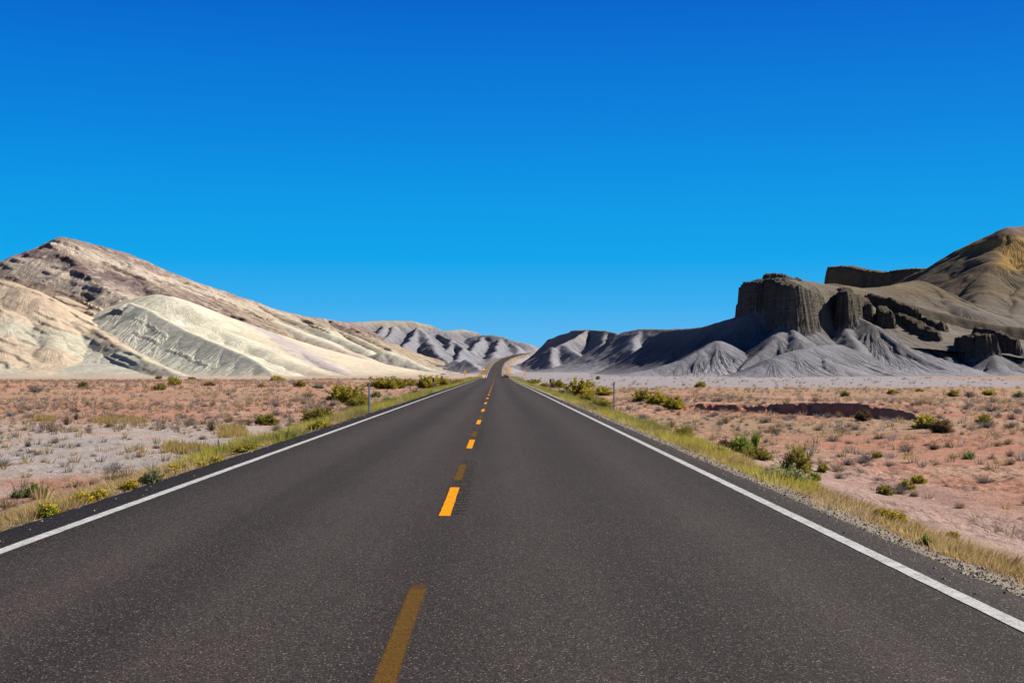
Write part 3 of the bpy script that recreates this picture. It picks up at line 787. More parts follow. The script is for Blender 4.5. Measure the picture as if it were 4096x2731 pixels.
build_hill('hill', PB, .9, (bx[0] - 15, bx[1], 560, 920), 'pale cream and lilac striped badland slopes in the middle left', MAT_BADLAND,
           rill_amp=.4, rill_f=.3, gully_amp=1.4, gully_f=.06, warp=2.0, rough=.2, strata=pale_col, fan=14,
           ledges=[([(311, 324), (320, 327), (330, 331)], 3), ([(335, 329), (345, 334)], 2.5), ([(225, 324), (240, 331), (252, 337)], 1.5)])

# --- left: white hill with its green-grey scarp
def white_col(X, Y, Z, C, D, G):
    n = fbm(X / 18, Y / 18, 3, 381)
    C = lerp(C, (.50, .43, .33), .6 * (1 - sst(.5, 6, Z - G + 3 * n)))
    b = .5 + .5 * np.sin(1.1 * Z + .35 * X + 2 * n)
    C = C * (1 + .08 * (b - .5))[..., None]
    return C
WH = (.76, .72, .58); GG = (.53, .52, .44)
WR = [ridge([(122, 312, 622), (130, 302, 618), (147, 309, 604), (169, 321, 588), (186, 330, 576), (204, 338, 562), (225, 346, 548), (243, 354, 535), (258, 361.5, 522), (268, 369, 510), (273, 375, 502)], s=.8, p=1.7, r=.8, sl=.36, sr=.52, lim=16, col=GG),
      ridge([(140, 300, 655), (150, 295.5, 656), (157, 294, 655), (168, 296, 650), (180, 303, 642), (195, 314, 630), (215, 326, 615), (240, 338, 595), (270, 351, 575), (300, 364, 550), (328, 375, 528), (340, 379, 520)], s=.42, p=1.5, r=6, col=WH, rill=.25),
      ridge([(200, 312, 690), (230, 322, 670), (262, 334, 645), (292, 347, 615), (320, 361, 580), (345, 373, 550)], s=.4, p=1.5, r=6, col=(.56, .53, .44), rill=.35)]
def white_strata(X, Y, Z, C, D, G):
    C0 = C
    # scarp side of the first ridge is green-grey, its back the white clay
    P = WR[0]['P']
    side = np.zeros(X.shape)
    dm = np.full(X.shape, 1e9)
    for a, b in zip(P[:-1], P[1:]):
        ab = b - a; L = math.hypot(ab[0], ab[1])
        tt = np.clip(((X - a[0]) * ab[0] + (Y - a[1]) * ab[1]) / L ** 2, 0, 1)
        d = np.hypot(X - a[0] - tt * ab[0], Y - a[1] - tt * ab[1])
        cr = (ab[0] * (Y - a[1]) - ab[1] * (X - a[0])) / L
        mk = d < dm
        dm = np.where(mk, d, dm); side = np.where(mk, cr, side)
    back = sst(-2.0, 1.0, side + 1.2 * fbm(X / 5, Y / 5, 2, 383))
    n = fbm(X / 8, Y / 8, 3, 385)
    scarp = lerp(np.broadcast_to(np.array(GG), X.shape + (3,)), (.66, .62, .52), sst(-.2, .4, n) * .6)
    C = scarp * (1 - back[..., None]) + np.array(WH) * back[..., None]
    C = lerp(C, (.50, .46, .36), .5 * back * sst(0, .4, fbm(X / 20, Y / 20, 3, 387)))
    P = WR[2]['P']; dm = np.full(X.shape, 1e9); sd = np.zeros(X.shape)
    for a, b in zip(P[:-1], P[1:]):
        ab = b - a; L = math.hypot(ab[0], ab[1])
        tt = np.clip(((X - a[0]) * ab[0] + (Y - a[1]) * ab[1]) / L ** 2, 0, 1)
        d = np.hypot(X - a[0] - tt * ab[0], Y - a[1] - tt * ab[1])
        cr = (ab[0] * (Y - a[1]) - ab[1] * (X - a[0])) / L
        mk = d < dm
        dm = np.where(mk, d, dm); sd = np.where(mk, cr, sd)
    nn = fbm(X / 9, Y / 9, 3, 389)
    C = lerp(C, (.68, .585, .45), sst(-24, -17, sd + 5 * nn) * .8)
    C = lerp(C, (.47, .41, .46), sst(-12, -3, sd + 7 * nn) * (1 - sst(2, 12, sd + 7 * nn)) * .7)
    C = lerp(C, (.5, .42, .32), .6 * (1 - sst(.3, 3, Z - G)))
    return C
bx = [at(100, 340, 640)[0], at(355, 340, 600)[0]]
build_hill('hill', WR, .55, (bx[0] - 15, bx[1], 485, 720), 'smooth white hill with a green-grey rilled scarp on its near side', MAT_CLAY,
           rill_amp=.4, rill_f=.45, gully_amp=.25, gully_f=.08, warp=.9, rough=.10, strata=white_strata, fan=10,
           ledges=[([(112, 311), (121, 312), (126, 309)], 4), ([(135, 332), (145, 336), (158, 340)], .8), ([(172, 349), (180, 352), (186, 354)], 1.0), ([(192, 357), (205, 363)], .9), ([(135, 318), (150, 325), (165, 334)], .6)])

# --- left: rounded beige and green mounds at the edge
def mound_col(X, Y, Z, C, D, G):
    n = fbm(X / 16, Y / 16, 3, 391); n2 = fbm(X / 5, Y / 5, 3, 393)
    s = Z + .30 * X + .12 * (Y - 560) + 3 * n
    b = sst(.1, .5, np.sin(s * .28 + 1.0) + .4 * n2)
    C = np.broadcast_to(np.array((.64, .51, .38)), X.shape + (3,)).copy()
    C = lerp(C, (.58, .56, .45), .85 * b * (1 - sst(22, 30, Z + 4 * n)))
    C = lerp(C, (.40, .37, .29), .5 * sst(.1, .35, n2))
    C = lerp(C, (.56, .43, .32), .6 * sst(26, 34, Z + 4 * n))
    C = lerp(C, (.54, .47, .38), .7 * (1 - sst(.4, 5, Z - G)))
    return C
BM = [ridge([(-60, 270, 640), (-20, 276, 630), (8, 281, 620), (27, 287.5, 612), (40, 297, 604)], s=.62, r=6, col=CRM, rill=.35),
      ridge([(5, 282, 620), (4, 310, 585), (0, 345, 545), (-2, 365, 520)], s=.55, r=9, rill=.35, col=CRM),
      ridge([(-50, 275, 630), (-55, 330, 560)], s=.6, r=5, col=CRM),
      ridge([(40, 299, 608), (46, 306, 600), (52, 322, 578), (52, 345, 550), (48, 364, 530)], s=.62, r=7, rill=.35, col=CRM),
      ridge([(46, 303.5, 608), (60, 312, 598), (74, 321, 588), (86, 331, 578), (92, 338, 570)], s=.6, r=2, sl=.4, sr=.7, rill=.35, col=CRM),
      ridge([(88, 326, 590), (99, 330, 578), (112, 340, 563), (130, 351, 545), (155, 364, 522), (180, 374.5, 500), (192, 378.5, 490)], s=.6, p=1.6, r=2.5, sl=.4, sr=.75, col=CRM),
      ridge([(60, 296, 660), (95, 310, 640), (125, 325, 620), (150, 340, 596), (180, 355, 566), (208, 370, 535), (225, 378, 515)], s=.42, p=1.5, r=4, col=CRM)]
bx = [at(-40, 340, 560)[0], at(235, 340, 560)[0]]
build_hill('hill', BM, .55, (bx[0] - 25, bx[1], 475, 690), 'rounded beige and pale green mounds at the foot of the left mountain', MAT_BADLAND,
           rill_amp=.3, rill_f=.4, gully_amp=.3, gully_f=.07, warp=1.2, rough=.25, strata=mound_col, terr=(3.0, .34, .3, 397), fan=10,
           ledges=[([(82, 301), (92, 306), (104, 313)], 4.5), ([(76, 313), (83, 318), (90, 322)], 2.5), ([(86, 311), (92, 314), (98, 317)], 2.5), ([(106, 326), (112, 329), (118, 331)], 2.5),
                   ([(52, 285), (58, 290), (62, 293)], 2.5), ([(41, 293), (47, 296), (52, 298)], 2), ([(120, 333), (132, 339), (142, 345)], 1.8), ([(172, 349), (180, 353), (190, 358)], 2.0)])

# ------------------------------------------------------------------ plants
rng = np.random.RandomState(42)
def leaf_material(name, c, c2=None, var=.35):
    m = N(name, .85, .12)
    oi = m.t.nodes.new('ShaderNodeObjectInfo').outputs['Random']
    isl = m.t.nodes.new('ShaderNodeNewGeometry').outputs['Random Per Island']
    c2 = c2 or tuple(v * 1.5 for v in c)
    k = m.math('ADD', m.math('MULTIPLY', isl, .65), m.math('MULTIPLY', oi, .35))
    col = m.mix(k, tuple(v * (1 - var) for v in c), c2)
    m.base(col)
    tr = m.t.nodes.new('ShaderNodeBsdfTranslucent'); ms = m.t.nodes.new('ShaderNodeMixShader')
    ms.inputs[0].default_value = .5 if 'leaf' in name or 'blade' in name else .12
    m.l(m.scale(col, ALB), tr.inputs[0]); m.l(m.b.outputs[0], ms.inputs[1]); m.l(tr.outputs[0], ms.inputs[2]); m.l(ms.outputs[0], m.o.inputs[0])
    return m.m
LEAF = {
    'olive': leaf_material('olive_leaf', (.27, .235, .045), (.47, .41, .075)),
    'lime': leaf_material('yellow_green_leaf', (.38, .33, .045), (.68, .57, .085)),
    'green': leaf_material('bright_green_leaf', (.19, .29, .045), (.42, .52, .09)),
    'sage': leaf_material('sage_leaf', (.29, .31, .14), (.48, .50, .24)),
    'brown': leaf_material('brown_leaf', (.13, .09, .045), (.25, .17, .09)),
    'grey': leaf_material('grey_twig', (.27, .23, .205), (.46, .395, .35)),
    'tan': leaf_material('tan_twig', (.36, .255, .15), (.60, .45, .28)),
    'straw': leaf_material('straw_blade', (.42, .28, .09), (.66, .47, .18)),
    'stem': leaf_material('woody_stem', (.12, .085, .055), (.2, .15, .1)),
    'flower': leaf_material('yellow_flower', (.72, .48, .01), (.9, .68, .02), .1),
    'dark': leaf_material('dark_twig', (.095, .075, .06), (.19, .15, .12)),
}
def rand_dirs(n, r, zmin=.05):
    a = r.rand(n) * 2 * np.pi; z = zmin + (1 - zmin) * r.rand(n)
    s = np.sqrt(1 - z * z)
    return np.stack([s * np.cos(a), s * np.sin(a), z], -1)
def quads_from(P, D, Sd, ln, wd):
    """diamond leaves: centre P, long axis D, side Sd"""
    ln = np.reshape(ln, (-1, 1)); wd = np.reshape(wd, (-1, 1))
    V = np.stack([P - D * ln, P + Sd * wd, P + D * ln, P - Sd * wd], 1).reshape(-1, 3)
    return V, np.arange(len(V)).reshape(-1, 4)
def norm(v): return v / (np.linalg.norm(v, axis=-1, keepdims=True) + 1e-9)
def stems_of(r, n, zmin, lump, reach=(.7, 1.05)):
    d = rand_dirs(n, r, zmin)
    R = 1 + lump * np.array([pn(np.array([v[0] * 1.9 + 7]), np.array([v[1] * 1.9 + v[2]]), 3)[0] for v in d]) * 1.6
    tip = d * (np.array((.5, .5, 1.0))) * (R * (reach[0] + (reach[1] - reach[0]) * r.rand(n)))[:, None]
    base = np.stack([(r.rand(n) - .5) * .16, (r.rand(n) - .5) * .16, np.full(n, -.03)], -1)
    mid = base * .4 + tip * .5 + np.array((0, 0, .10)) * (1 - d[:, 2:3])
    return base, mid, tip
def bez(b, m, t, k):
    k = np.reshape(k, (-1, 1)); return b * (1 - k) ** 2 + m * 2 * k * (1 - k) + t * k * k
def stem_mesh(name, b, m_, t, wd, mat):
    V, Fc = [], []
    for i in range(len(b)):
        side = norm(np.cross(t[i] - b[i], (0.3, .8, .2))[None])[0] * wd
        p = bez(b[i][None], m_[i][None], t[i][None], np.array([0, .5, .97]))
        k = len(V)
        V += [p[0] - side, p[0] + side, p[1] + side * .7, p[1] - side * .7, p[2] + side * .3, p[2] - side * .3]
        Fc += [[k, k + 1, k + 2, k + 3], [k + 3, k + 2, k + 4, k + 5]]
    return np_mesh(name, V, Fc, mat, False)
def shrub(seed, n, per, leaf, zmin=.05, lump=.35, mat='olive', up=.5, start=.3):
    r = np.random.RandomState(seed)
    b, mm, t = stems_of(r, n, zmin, lump)
    ii = np.repeat(np.arange(n), per)
    k = start + (1 - start) * r.rand(len(ii)) ** .7
    P = bez(b[ii], mm[ii], t[ii], k) + (r.rand(len(ii), 3) - .5) * np.array((.13, .13, .13))
    D = norm(norm(t[ii] - b[ii]) + np.array((0, 0, up)) + r.randn(len(ii), 3) * .55)
    Sd = norm(np.cross(D, r.randn(len(ii), 3)))
    sz = leaf * (.6 + .8 * r.rand(len(ii)))
    V, Fc = quads_from(P, D, Sd, sz, sz * .42)
    V[:, 2] = np.maximum(V[:, 2], -.02)
    return np_mesh('foliage', V, Fc, LEAF[mat], False), stem_mesh('stems', b, mm, t, .011, LEAF['stem'])
def blades(seed, n, mat, spread=.5, wd=.02, curve=.3, twig=False, zmin=.25):
    """a tuft of bent blades, or of forked dry twigs"""
    r = np.random.RandomState(seed)
    b, mm, t = stems_of(r, n, zmin, .3, (.55, 1.05))
    b[:, :2] *= spread * 2
    mm = mm + np.array((0, 0, curve * .4)) * (1 - norm(t)[:, 2:3])
    V, Fc = [], []
    for i in range(n):
        side = norm(np.cross(t[i] - b[i], r.randn(3))[None])[0] * wd * (.6 + .8 * r.rand())
        p = bez(b[i][None], mm[i][None], t[i][None], np.array([0, .55, 1]))
        k = len(V)
        V += [p[0] - side, p[0] + side, p[1] + side * .8, p[1] - side * .8, p[2]]
        Fc += [[k, k + 1, k + 2, k + 3], [k + 3, k + 2, k + 4, k + 4]]
        if twig:
            for j in range(3):
                q = bez(b[i][None], mm[i][None], t[i][None], np.array([.45 + .4 * r.rand()]))[0]
                e = q + (norm((t[i] - b[i])[None])[0] * .2 + r.randn(3) * .10)
                e[2] = max(e[2], .02)
                k = len(V); V += [q - side * .6, q + side * .6, e]; Fc += [[k, k + 1, k + 2, k + 2]]
    V = np.array(V); Fc = np.array(Fc)
    tri = [list(dict.fromkeys(f)) for f in Fc.tolist()]
    me = bpy.data.meshes.new('tuft'); me.from_pydata(V.tolist(), [], tri); me.update(); me.materials.append(LEAF[mat])
    return me
SH = {}
for mt in ('olive', 'lime', 'green', 'sage', 'brown'):
    SH[mt] = [shrub(100 + i, 60, 40, .055, mat=mt) for i in range(3)]
    SH[mt + '_near'] = [shrub(130 + i, 110, 60, .034, mat=mt, start=.15) for i in range(2)]
SH['green_broom'] = [shrub(160 + i, 60, 30, .05, zmin=.62, lump=.25, mat='green', up=1.6, start=.1) for i in range(2)]
SH['brown_broom'] = [shrub(170 + i, 34, 14, .05, zmin=.6, lump=.25, mat='brown', up=1.6, start=.2) for i in range(2)]
TW = {k: [blades(200 + i, 150, k, .5, .008, .2, True, .08) for i in range(4)] for k in ('grey', 'tan', 'dark', 'brown')}
TU = {k: [blades(240 + i, 160, k, .9, .010, .35, False, .3) for i in range(4)] for k in ('straw', 'tan', 'sage', 'green')}
def flower_mesh(seed):
    r = np.random.RandomState(seed)
    d = rand_dirs(230, r, .25)
    P = d * np.array((.5, .5, 1)) * (.85 + .25 * r.rand(230, 1))
    D = norm(r.randn(230, 3)); Sd = norm(np.cross(D, r.randn(230, 3)))
    V, Fc = quads_from(P, D, Sd, np.full(230, .045), np.full(230, .04))
    return np_mesh('flowers', V, Fc, LEAF['flower'], False)
FL = [flower_mesh(300 + i) for i in range(2)]

def put(name, me, px, py, w, h, label, cat, group=None, child=None, seed=0, wk=1.0):
    x, y, z = hit(px, py)
    dx = x - float(road_x(y)); edge = 4.3 + .3 * w * y / F_PX
    if abs(dx) < edge:                      # keep plants off the asphalt
        x += math.copysign(edge - abs(dx), dx); z = float(ground(x, y))
    r = random.Random(seed * 7 + int(px * 13 + py * 31))
    s = y / F_PX
    o = link(name, me)
    o.location = (x, y, z - .02)
    o.rotation_euler = (0, 0, r.random() * 6.28)
    o.scale = (w * s * wk, w * s * wk * r.uniform(.85, 1.15), h * s * 1.02)
    tag(o, label, cat, group)
    for nm, cm in (child or []):
        link(nm, cm, o)
    return o

GB = 'green and olive bushes on the plain and road verge'
BUSH = [  # px, py of the foot, width, height in px, kind, label
    (266, 424.5, 23, 12, 'olive', 'low olive dome bush on pink soil, left of the dense dark olive one'),
    (319.5, 421.5, 31, 16, 'olive_near', 'dense dark olive bush at the left verge, nearest large bush before the tall steel post'),
    (340, 400, 24, 17, 'lime', 'yellow-green crown behind and left of the nearer left steel post'),
    (352, 404, 28, 20, 'lime', 'large yellow-green bush directly left of the nearer left steel post'),
    (358, 408.5, 22, 14, 'olive_near', 'dark olive lower bush against the foot of the yellow-green bush by the left post'),
    (376, 397, 11, 7, 'sage', 'small grey-green bush just right of the nearer left steel post'),
    (384, 388.5, 26, 13, 'lime', 'broad bush between the two left posts, left half of the far left thicket'),
    (396, 388, 16, 10, 'olive', 'olive bush in the middle of the far left thicket'),
    (407, 385.5, 18, 8, 'lime', 'pale yellow-green bush at the right end of the thicket before the far left post'),
    (427, 388, 18, 14, 'lime', 'tall yellow-green bush directly left of the black-topped left post'),
    (440, 387, 18, 11, 'lime', 'yellow-green bush directly right of the black-topped left post'),
    (449, 386, 14, 7, 'sage', 'low pale green bush between the black-topped left post and the striped marker'),
    (458, 383, 10, 5, 'lime', 'tiny yellow-green bush just left of the left striped marker post'),
    (300, 386.5, 12, 6.5, 'olive', 'small olive bush on the low red bank left of the road'),
    (260.6, 386.5, 7, 3.6, 'olive', 'tiny dark green bush on the red plain left of the small bank bush'),
    (319, 388, 10, 5, 'sage', 'tiny grey-green bush below the low red bank left of the road'),
    (276.5, 380.5, 13, 5.5, 'lime', 'low yellow-green bush at the foot of the dark end of the white hill'),
    (83, 387.5, 10, 7, 'olive', 'small olive bush standing alone far left beneath the beige mounds'),
    (160, 389.5, 12, 7.5, 'olive', 'dull olive bush below the pair of yellow-green bushes at the mound foot'),
    (174.5, 385, 12, 8, 'lime', 'yellow-green bush with a narrow top at the foot of the mounds'),
    (171, 380.5, 7, 5, 'lime', 'small yellow-green bush rising behind the narrow-topped one'),
    (158.8, 378.5, 6.5, 4, 'olive', 'tiny dark bush on the pale foot of the mounds'),
    (209.5, 385.5, 11, 4.5, 'olive', 'flat olive bush on the plain under the white hill scarp'),
    (192, 379, 8, 3, 'olive', 'very small flat bush on the pale fan under the beige slope'),
    (34, 496, 17, 15, 'green', 'deep green leafy weed leaning over brown straw at the left edge'),
    (19, 497, 14, 9, 'sage', 'dull green weed left of the deep green one at the left edge'),
    (159, 481, 21, 15, 'sage', 'grey-green rounded bush at the left asphalt edge'),
    (292, 438, 27, 10, 'green', 'long low bright green clump along the left asphalt edge'),
    (391, 402.5, 18, 6, 'green', 'low bright green clump on the left verge beyond the nearer steel post'),
    (246, 451, 28, 9, 'lime', 'low yellow-green clump at the left asphalt edge before the bright green one'),
    (335, 427, 22, 10, 'lime', 'yellow-green clump on the left verge below the dark olive bush'),
    (578, 397, 25, 19, 'lime', 'tallest yellow-green bush between the two right posts'),
    (590, 397, 14, 9, 'lime', 'smaller yellow-green bush against the right side of the tallest right bush'),
    (557, 387.5, 15, 9, 'olive', 'dark green bush just right of the black-topped right post'),
    (545, 387, 12, 5, 'lime', 'low yellow-green bush left of the black-topped right post'),
    (534, 383, 14, 5, 'lime', 'low pale green bush right of the right striped marker'),
    (563, 395, 13, 7, 'sage', 'pale green low bush at the left foot of the tallest right bush'),
    (588, 387, 14, 6, 'lime', 'far yellow-green bush rising behind the tallest right bush'),
    (602, 395, 19, 10, 'lime', 'round yellow-green bush just left of the nearer right steel post'),
    (601, 408.5, 26, 12, 'olive_near', 'dark olive bush at the left foot of the nearer right steel post'),
    (586, 402, 16, 9, 'olive', 'shaded olive bush between the tallest right bush and the road'),
    (643, 400.5, 20, 12, 'olive', 'leftmost bush of the three in a row right of the right steel post'),
    (657.5, 404, 20, 14, 'lime', 'middle bush of the three in a row right of the right steel post'),
    (674, 409, 20, 13.5, 'lime', 'rightmost and nearest bush of the three in a row right of the right steel post'),
    (700.5, 387, 11, 7, 'lime', 'lone round bush standing on the grey flat below the butte'),
    (598, 379, 4, 4, 'olive', 'tiny dark bush alone on the far grey flat left of the lone round bush'),
    (683.5, 436.5, 19, 12, 'olive_near', 'olive dome bush near the right verge before the red bank'),
    (725, 446.5, 14, 9, 'brown', 'brown-olive bush left of the bright green bush on the right'),
    (741, 452, 19, 19, 'green_near', 'dense bright green bush on the right verge'),
    (755.5, 450, 12, 20, 'green_broom', 'upright spiky bright green plant beside the dense green bush'),
    (757, 459, 30, 14, 'olive_near', 'spreading olive-yellow bush in front of the bright green ones'),
    (797, 472, 26, 29, 'olive_near', 'tall loose olive bush with a brownish top right of the verge'),
    (782, 482, 42, 20, 'sage_near', 'wide grey-green bush at the gravel edge on the right'),
    (795, 483, 9, 9, 'sage', 'small blue-green plant at the foot of the wide grey-green bush'),
    (814, 480, 14, 10, 'green', 'low dark green plant right of the wide grey-green bush'),
    (823, 471, 11, 9, 'olive', 'small olive bush on red soil right of the tall loose bush'),
    (925, 428, 22, 16, 'lime', 'round yellow-green bush at the right end of the red bank'),
    (941, 432.5, 21, 15, 'brown_near', 'brownish bush touching the right side of the yellow-green bush by the bank'),
    (863, 419.5, 15, 10, 'brown', 'dull brown-olive bush in front of the shaded red bank face'),
    (985, 424, 14, 12, 'olive', 'sparse dark green bush on the far right beyond the bank end'),
    (989, 395, 13, 7, 'lime', 'small yellow-green bush on the tan flats at far right'),
    (953, 396, 11, 7, 'olive', 'small olive bush on the tan flats left of the grey shrub'),
    (920, 391, 7, 4, 'lime', 'tiny bright yellow-green bush at the rim of the grey flat'),
    (892, 394, 10, 5.5, 'olive', 'tiny olive bush on tan flats beyond the red bank'),
    (845, 396, 9, 6, 'olive', 'tiny dark olive bush beyond the left part of the red bank'),
    (1019, 397, 12, 7, 'sage', 'pale green bush cut by the right edge on the tan flats'),
    (877, 457, 10, 7, 'olive', 'small green bush on the red plain behind the rough clods'),
    (885, 494, 16, 11, 'olive', 'low dark olive bush on red clods, left of a pair'),
    (905, 489, 14, 12, 'olive', 'brighter olive bush on red clods, right of the low dark one'),
    (918, 483, 14, 10, 'lime', 'yellowish bush behind the brighter olive one on the red clods'),
    (925.5, 545, 12, 13, 'green', 'bright green tuft plant in the gravel at the right asphalt edge'),
    (910, 533.5, 9, 4, 'green', 'flat dark green leaf rosette on the right gravel'),
    (964, 555, 8, 5, 'green', 'small dark green rosette farther down the right gravel'),
    (1021, 573, 9, 9, 'green', 'green plant in the straw at the very right edge'),
    (969, 459, 11, 9, 'sage', 'grey-green tuft bush alone on the red plain at right'),
]
for i, (px, py, w, h, k, lab) in enumerate(BUSH):
    fo, st = SH[k][i % len(SH[k])]
    put('bush', fo, px, py, w, h, lab, 'bush', GB, [('stems', st)], i, 1.3)
GD = 'dry leafless shrubs on the plain'
DRY = [
    (248, 424, 12, 8, 'brown', 'small brown dry shrub beside the low olive dome bush'),
    (332, 406, 10, 7, 'dark', 'small dark dry shrub left of the bush by the left post'),
    (346, 411, 20, 7, 'grey', 'grey dry branches at the foot of the bush by the left post'),
    (414, 394, 17, 8, 'brown', 'reddish brown dry shrub in front of the black-topped left post'),
    (276, 406, 12, 8, 'grey', 'grey dry shrub with a tan top on pink soil left of the yellow-green bush'),
    (295, 400.7, 14, 5, 'grey', 'low flat grey shrub left of the small dark dry shrub'),
    (308, 397, 17, 8, 'tan', 'wide pale tan dry shrub behind the yellow-green bush on the left'),
    (36, 392, 21, 10, 'grey', 'widest grey shrub on the far left plain'),
    (23.4, 409, 10, 6, 'tan', 'tan shrub on red soil at far left'),
    (75, 412, 14, 6.5, 'dark', 'dark brown spreading shrub on the red soil at left'),
    (66.7, 424.5, 8, 13, 'brown', 'upright brown shrub at the edge of the pale crust'),
    (76, 419.5, 6, 9, 'dark', 'narrow dark shrub behind the upright brown one'),
    (211, 430.5, 11, 17, 'brown', 'tall thin brown shrub on pink soil in the left middle'),
    (28, 446, 8, 9, 'dark', 'small dark upright twig shrub on pale crust at left'),
    (50, 432, 8, 6, 'dark', 'tiny dark shrub on pale crust near the upright brown one'),
    (78, 446, 7, 6, 'grey', 'tiny grey shrub in the middle of the pale crust'),
    (774, 433, 19, 12, 'tan', 'large tan dry shrub in front of the red bank'),
    (758, 437, 14, 10, 'tan', 'tan-grey shrub left of the large tan one before the bank'),
    (726, 423, 9, 11, 'tan', 'upright pale straw shrub left of the tan ones before the bank'),
    (841, 432, 18, 10, 'grey', 'largest lilac-grey shrub in front of the shaded bank'),
    (818, 430, 14, 7, 'grey', 'grey shrub left of the largest lilac-grey one'),
    (788, 426, 11, 5, 'grey', 'low grey shrub close under the bank'),
    (987, 427, 22, 10, 'grey', 'wide grey shrub beneath the sparse dark green bush at far right'),
    (1011, 427, 15, 8, 'grey', 'grey shrub at far right beside the wide grey one'),
    (991, 411, 20, 10, 'grey', 'faded grey shrub on the rise at far right'),
    (970, 397, 16, 8, 'dark', 'dark grey shrub on the tan flats at far right'),
    (933, 449, 14, 10, 'dark', 'dark grey shrub alone on open red soil at right'),
    (866, 462, 10, 8, 'dark', 'dark shrub beside the lilac-grey shrub behind the red clods'),
    (848, 464.5, 16, 10, 'grey', 'lilac-grey rounded shrub behind the red clods'),
    (914, 496, 13, 9, 'brown', 'brown dead shrub at the foot of the brighter olive bush'),
    (120, 480, 26, 10, 'brown', 'tangled brown dead weed on the left verge'),
    (75, 486, 22, 9, 'tan', 'tan dead weed on the left verge left of the tangled brown one'),
]
for i, (px, py, w, h, k, lab) in enumerate(DRY):
    put('dry_shrub', TW[k][i % 4], px, py, w, h, lab, 'shrub', GD, None, i, 1.2)
GF = 'yellow flowering plants on the road verges'
FLW = [
    (130.5, 489.5, 13, 11, 'lime', 'yellow flowering clump on the left verge, farthest right of the three big ones'),
    (99, 499, 15, 12, 'lime', 'yellow-green flowering clump on the left verge, middle of the three big ones'),
    (81, 504, 20, 13, 'lime', 'wide yellow flowering clump right above the darkest one on the left verge'),
    (61, 514.5, 18, 15, 'green', 'dark green clump topped with yellow flowers nearest the left asphalt edge'),
    (181, 471.5, 20, 9, 'lime', 'yellow flowering clump right of the grey-green rounded bush'),
    (204, 466.5, 16, 8, 'lime', 'yellow-green flowering plant left of the small green one on the left verge'),
    (224, 461, 12, 7, 'green', 'small green plant with a few yellow flowers on the left verge'),
    (717.5, 454, 12, 9, 'sage', 'pale plant with yellow flowers left of the bright green bush'),
    (882, 516, 15, 10, 'lime', 'left half of the bright yellow flower patch on the right verge'),
    (896, 521.5, 18, 13, 'lime', 'right half of the bright yellow flower patch on the right verge'),
    (916, 528, 9, 8, 'olive', 'small yellow flower plant right of the bright patch'),
    (953, 537, 11, 8, 'olive', 'yellow flower plant in straw near the right edge'),
]
for i, (px, py, w, h, k, lab) in enumerate(FLW):
    fo, st = SH[k][i % 3]
    put('flower_plant', fo, px, py, w, h, lab, 'flower', GF, [('flowers', FL[i % 2]), ('stems', st)], i, 1.4)

# scattered tufts: the nearest ones each an object, the rest one mass
def scatter(n, seed, y0, y1, side, wide=.86):
    r = np.random.RandomState(seed)
    y = np.sqrt(r.rand(n * 4) * (y1 ** 2 - y0 ** 2) + y0 ** 2)
    x = (r.rand(n * 4) - .5) * wide * y + .012 * y
    ok = (x * side > 0) & (np.abs(x + .53) > 7.2 + .6 * r.rand(n * 4))
    ok &= ~((side > 0) & (np.abs(y - bank_y(x) + .2) < .9) & (x > 11) & (x < 21.5))
    dens = fbm(x / 11, y / 16, 3, 400 + seed)
    ok &= dens > (r.rand(n * 4) * .9 - .5)
    ok &= ~((side > 0) & (y > 182 - 4 * dens) & (r.rand(n * 4) > .12))
    x, y = x[ok][:n], y[ok][:n]
    return x, y
KIND = [('scrub_tuft', TW['grey'], 'small grey twiggy scrub tuft on the pale and pink plain left of the road', 'grey scrub tufts left of the road', 130, -1, (.3, .75), .55),
        ('scrub_tuft', TW['grey'], 'small grey twiggy scrub tuft on the red plain right of the road', 'grey scrub tufts right of the road', 130, 1, (.3, .75), .55),
        ('grass_tuft', TW['tan'], 'small straw-tan dry grass tuft on the plain left of the road', 'straw grass tufts left of the road', 140, -1, (.25, .6), .7),
        ('grass_tuft', TW['tan'], 'small straw-tan dry grass tuft on the red plain right of the road', 'straw grass tufts right of the road', 140, 1, (.25, .6), .7)]
for ki, (nm, meshes, lab, grp, n, side, (a, b), hr) in enumerate(KIND):
    x, y = scatter(n, 11 + ki, 20, 95, side)
    z = ground(x, y)
    r = random.Random(ki)
    for i in range(len(x)):
        o = link(nm, meshes[i % 4])
        w = a + (b - a) * r.random() ** 1.6
        w *= 1 + .25 * max(0, (y[i] - 50) / 50)
        o.location = (x[i], y[i], z[i] - .02); o.rotation_euler = (0, 0, r.random() * 6.28)
        o.scale = (w, w, w * hr * r.uniform(.7, 1.25))
        tag(o, lab, 'shrub' if nm == 'scrub_tuft' else 'grass tuft', grp)
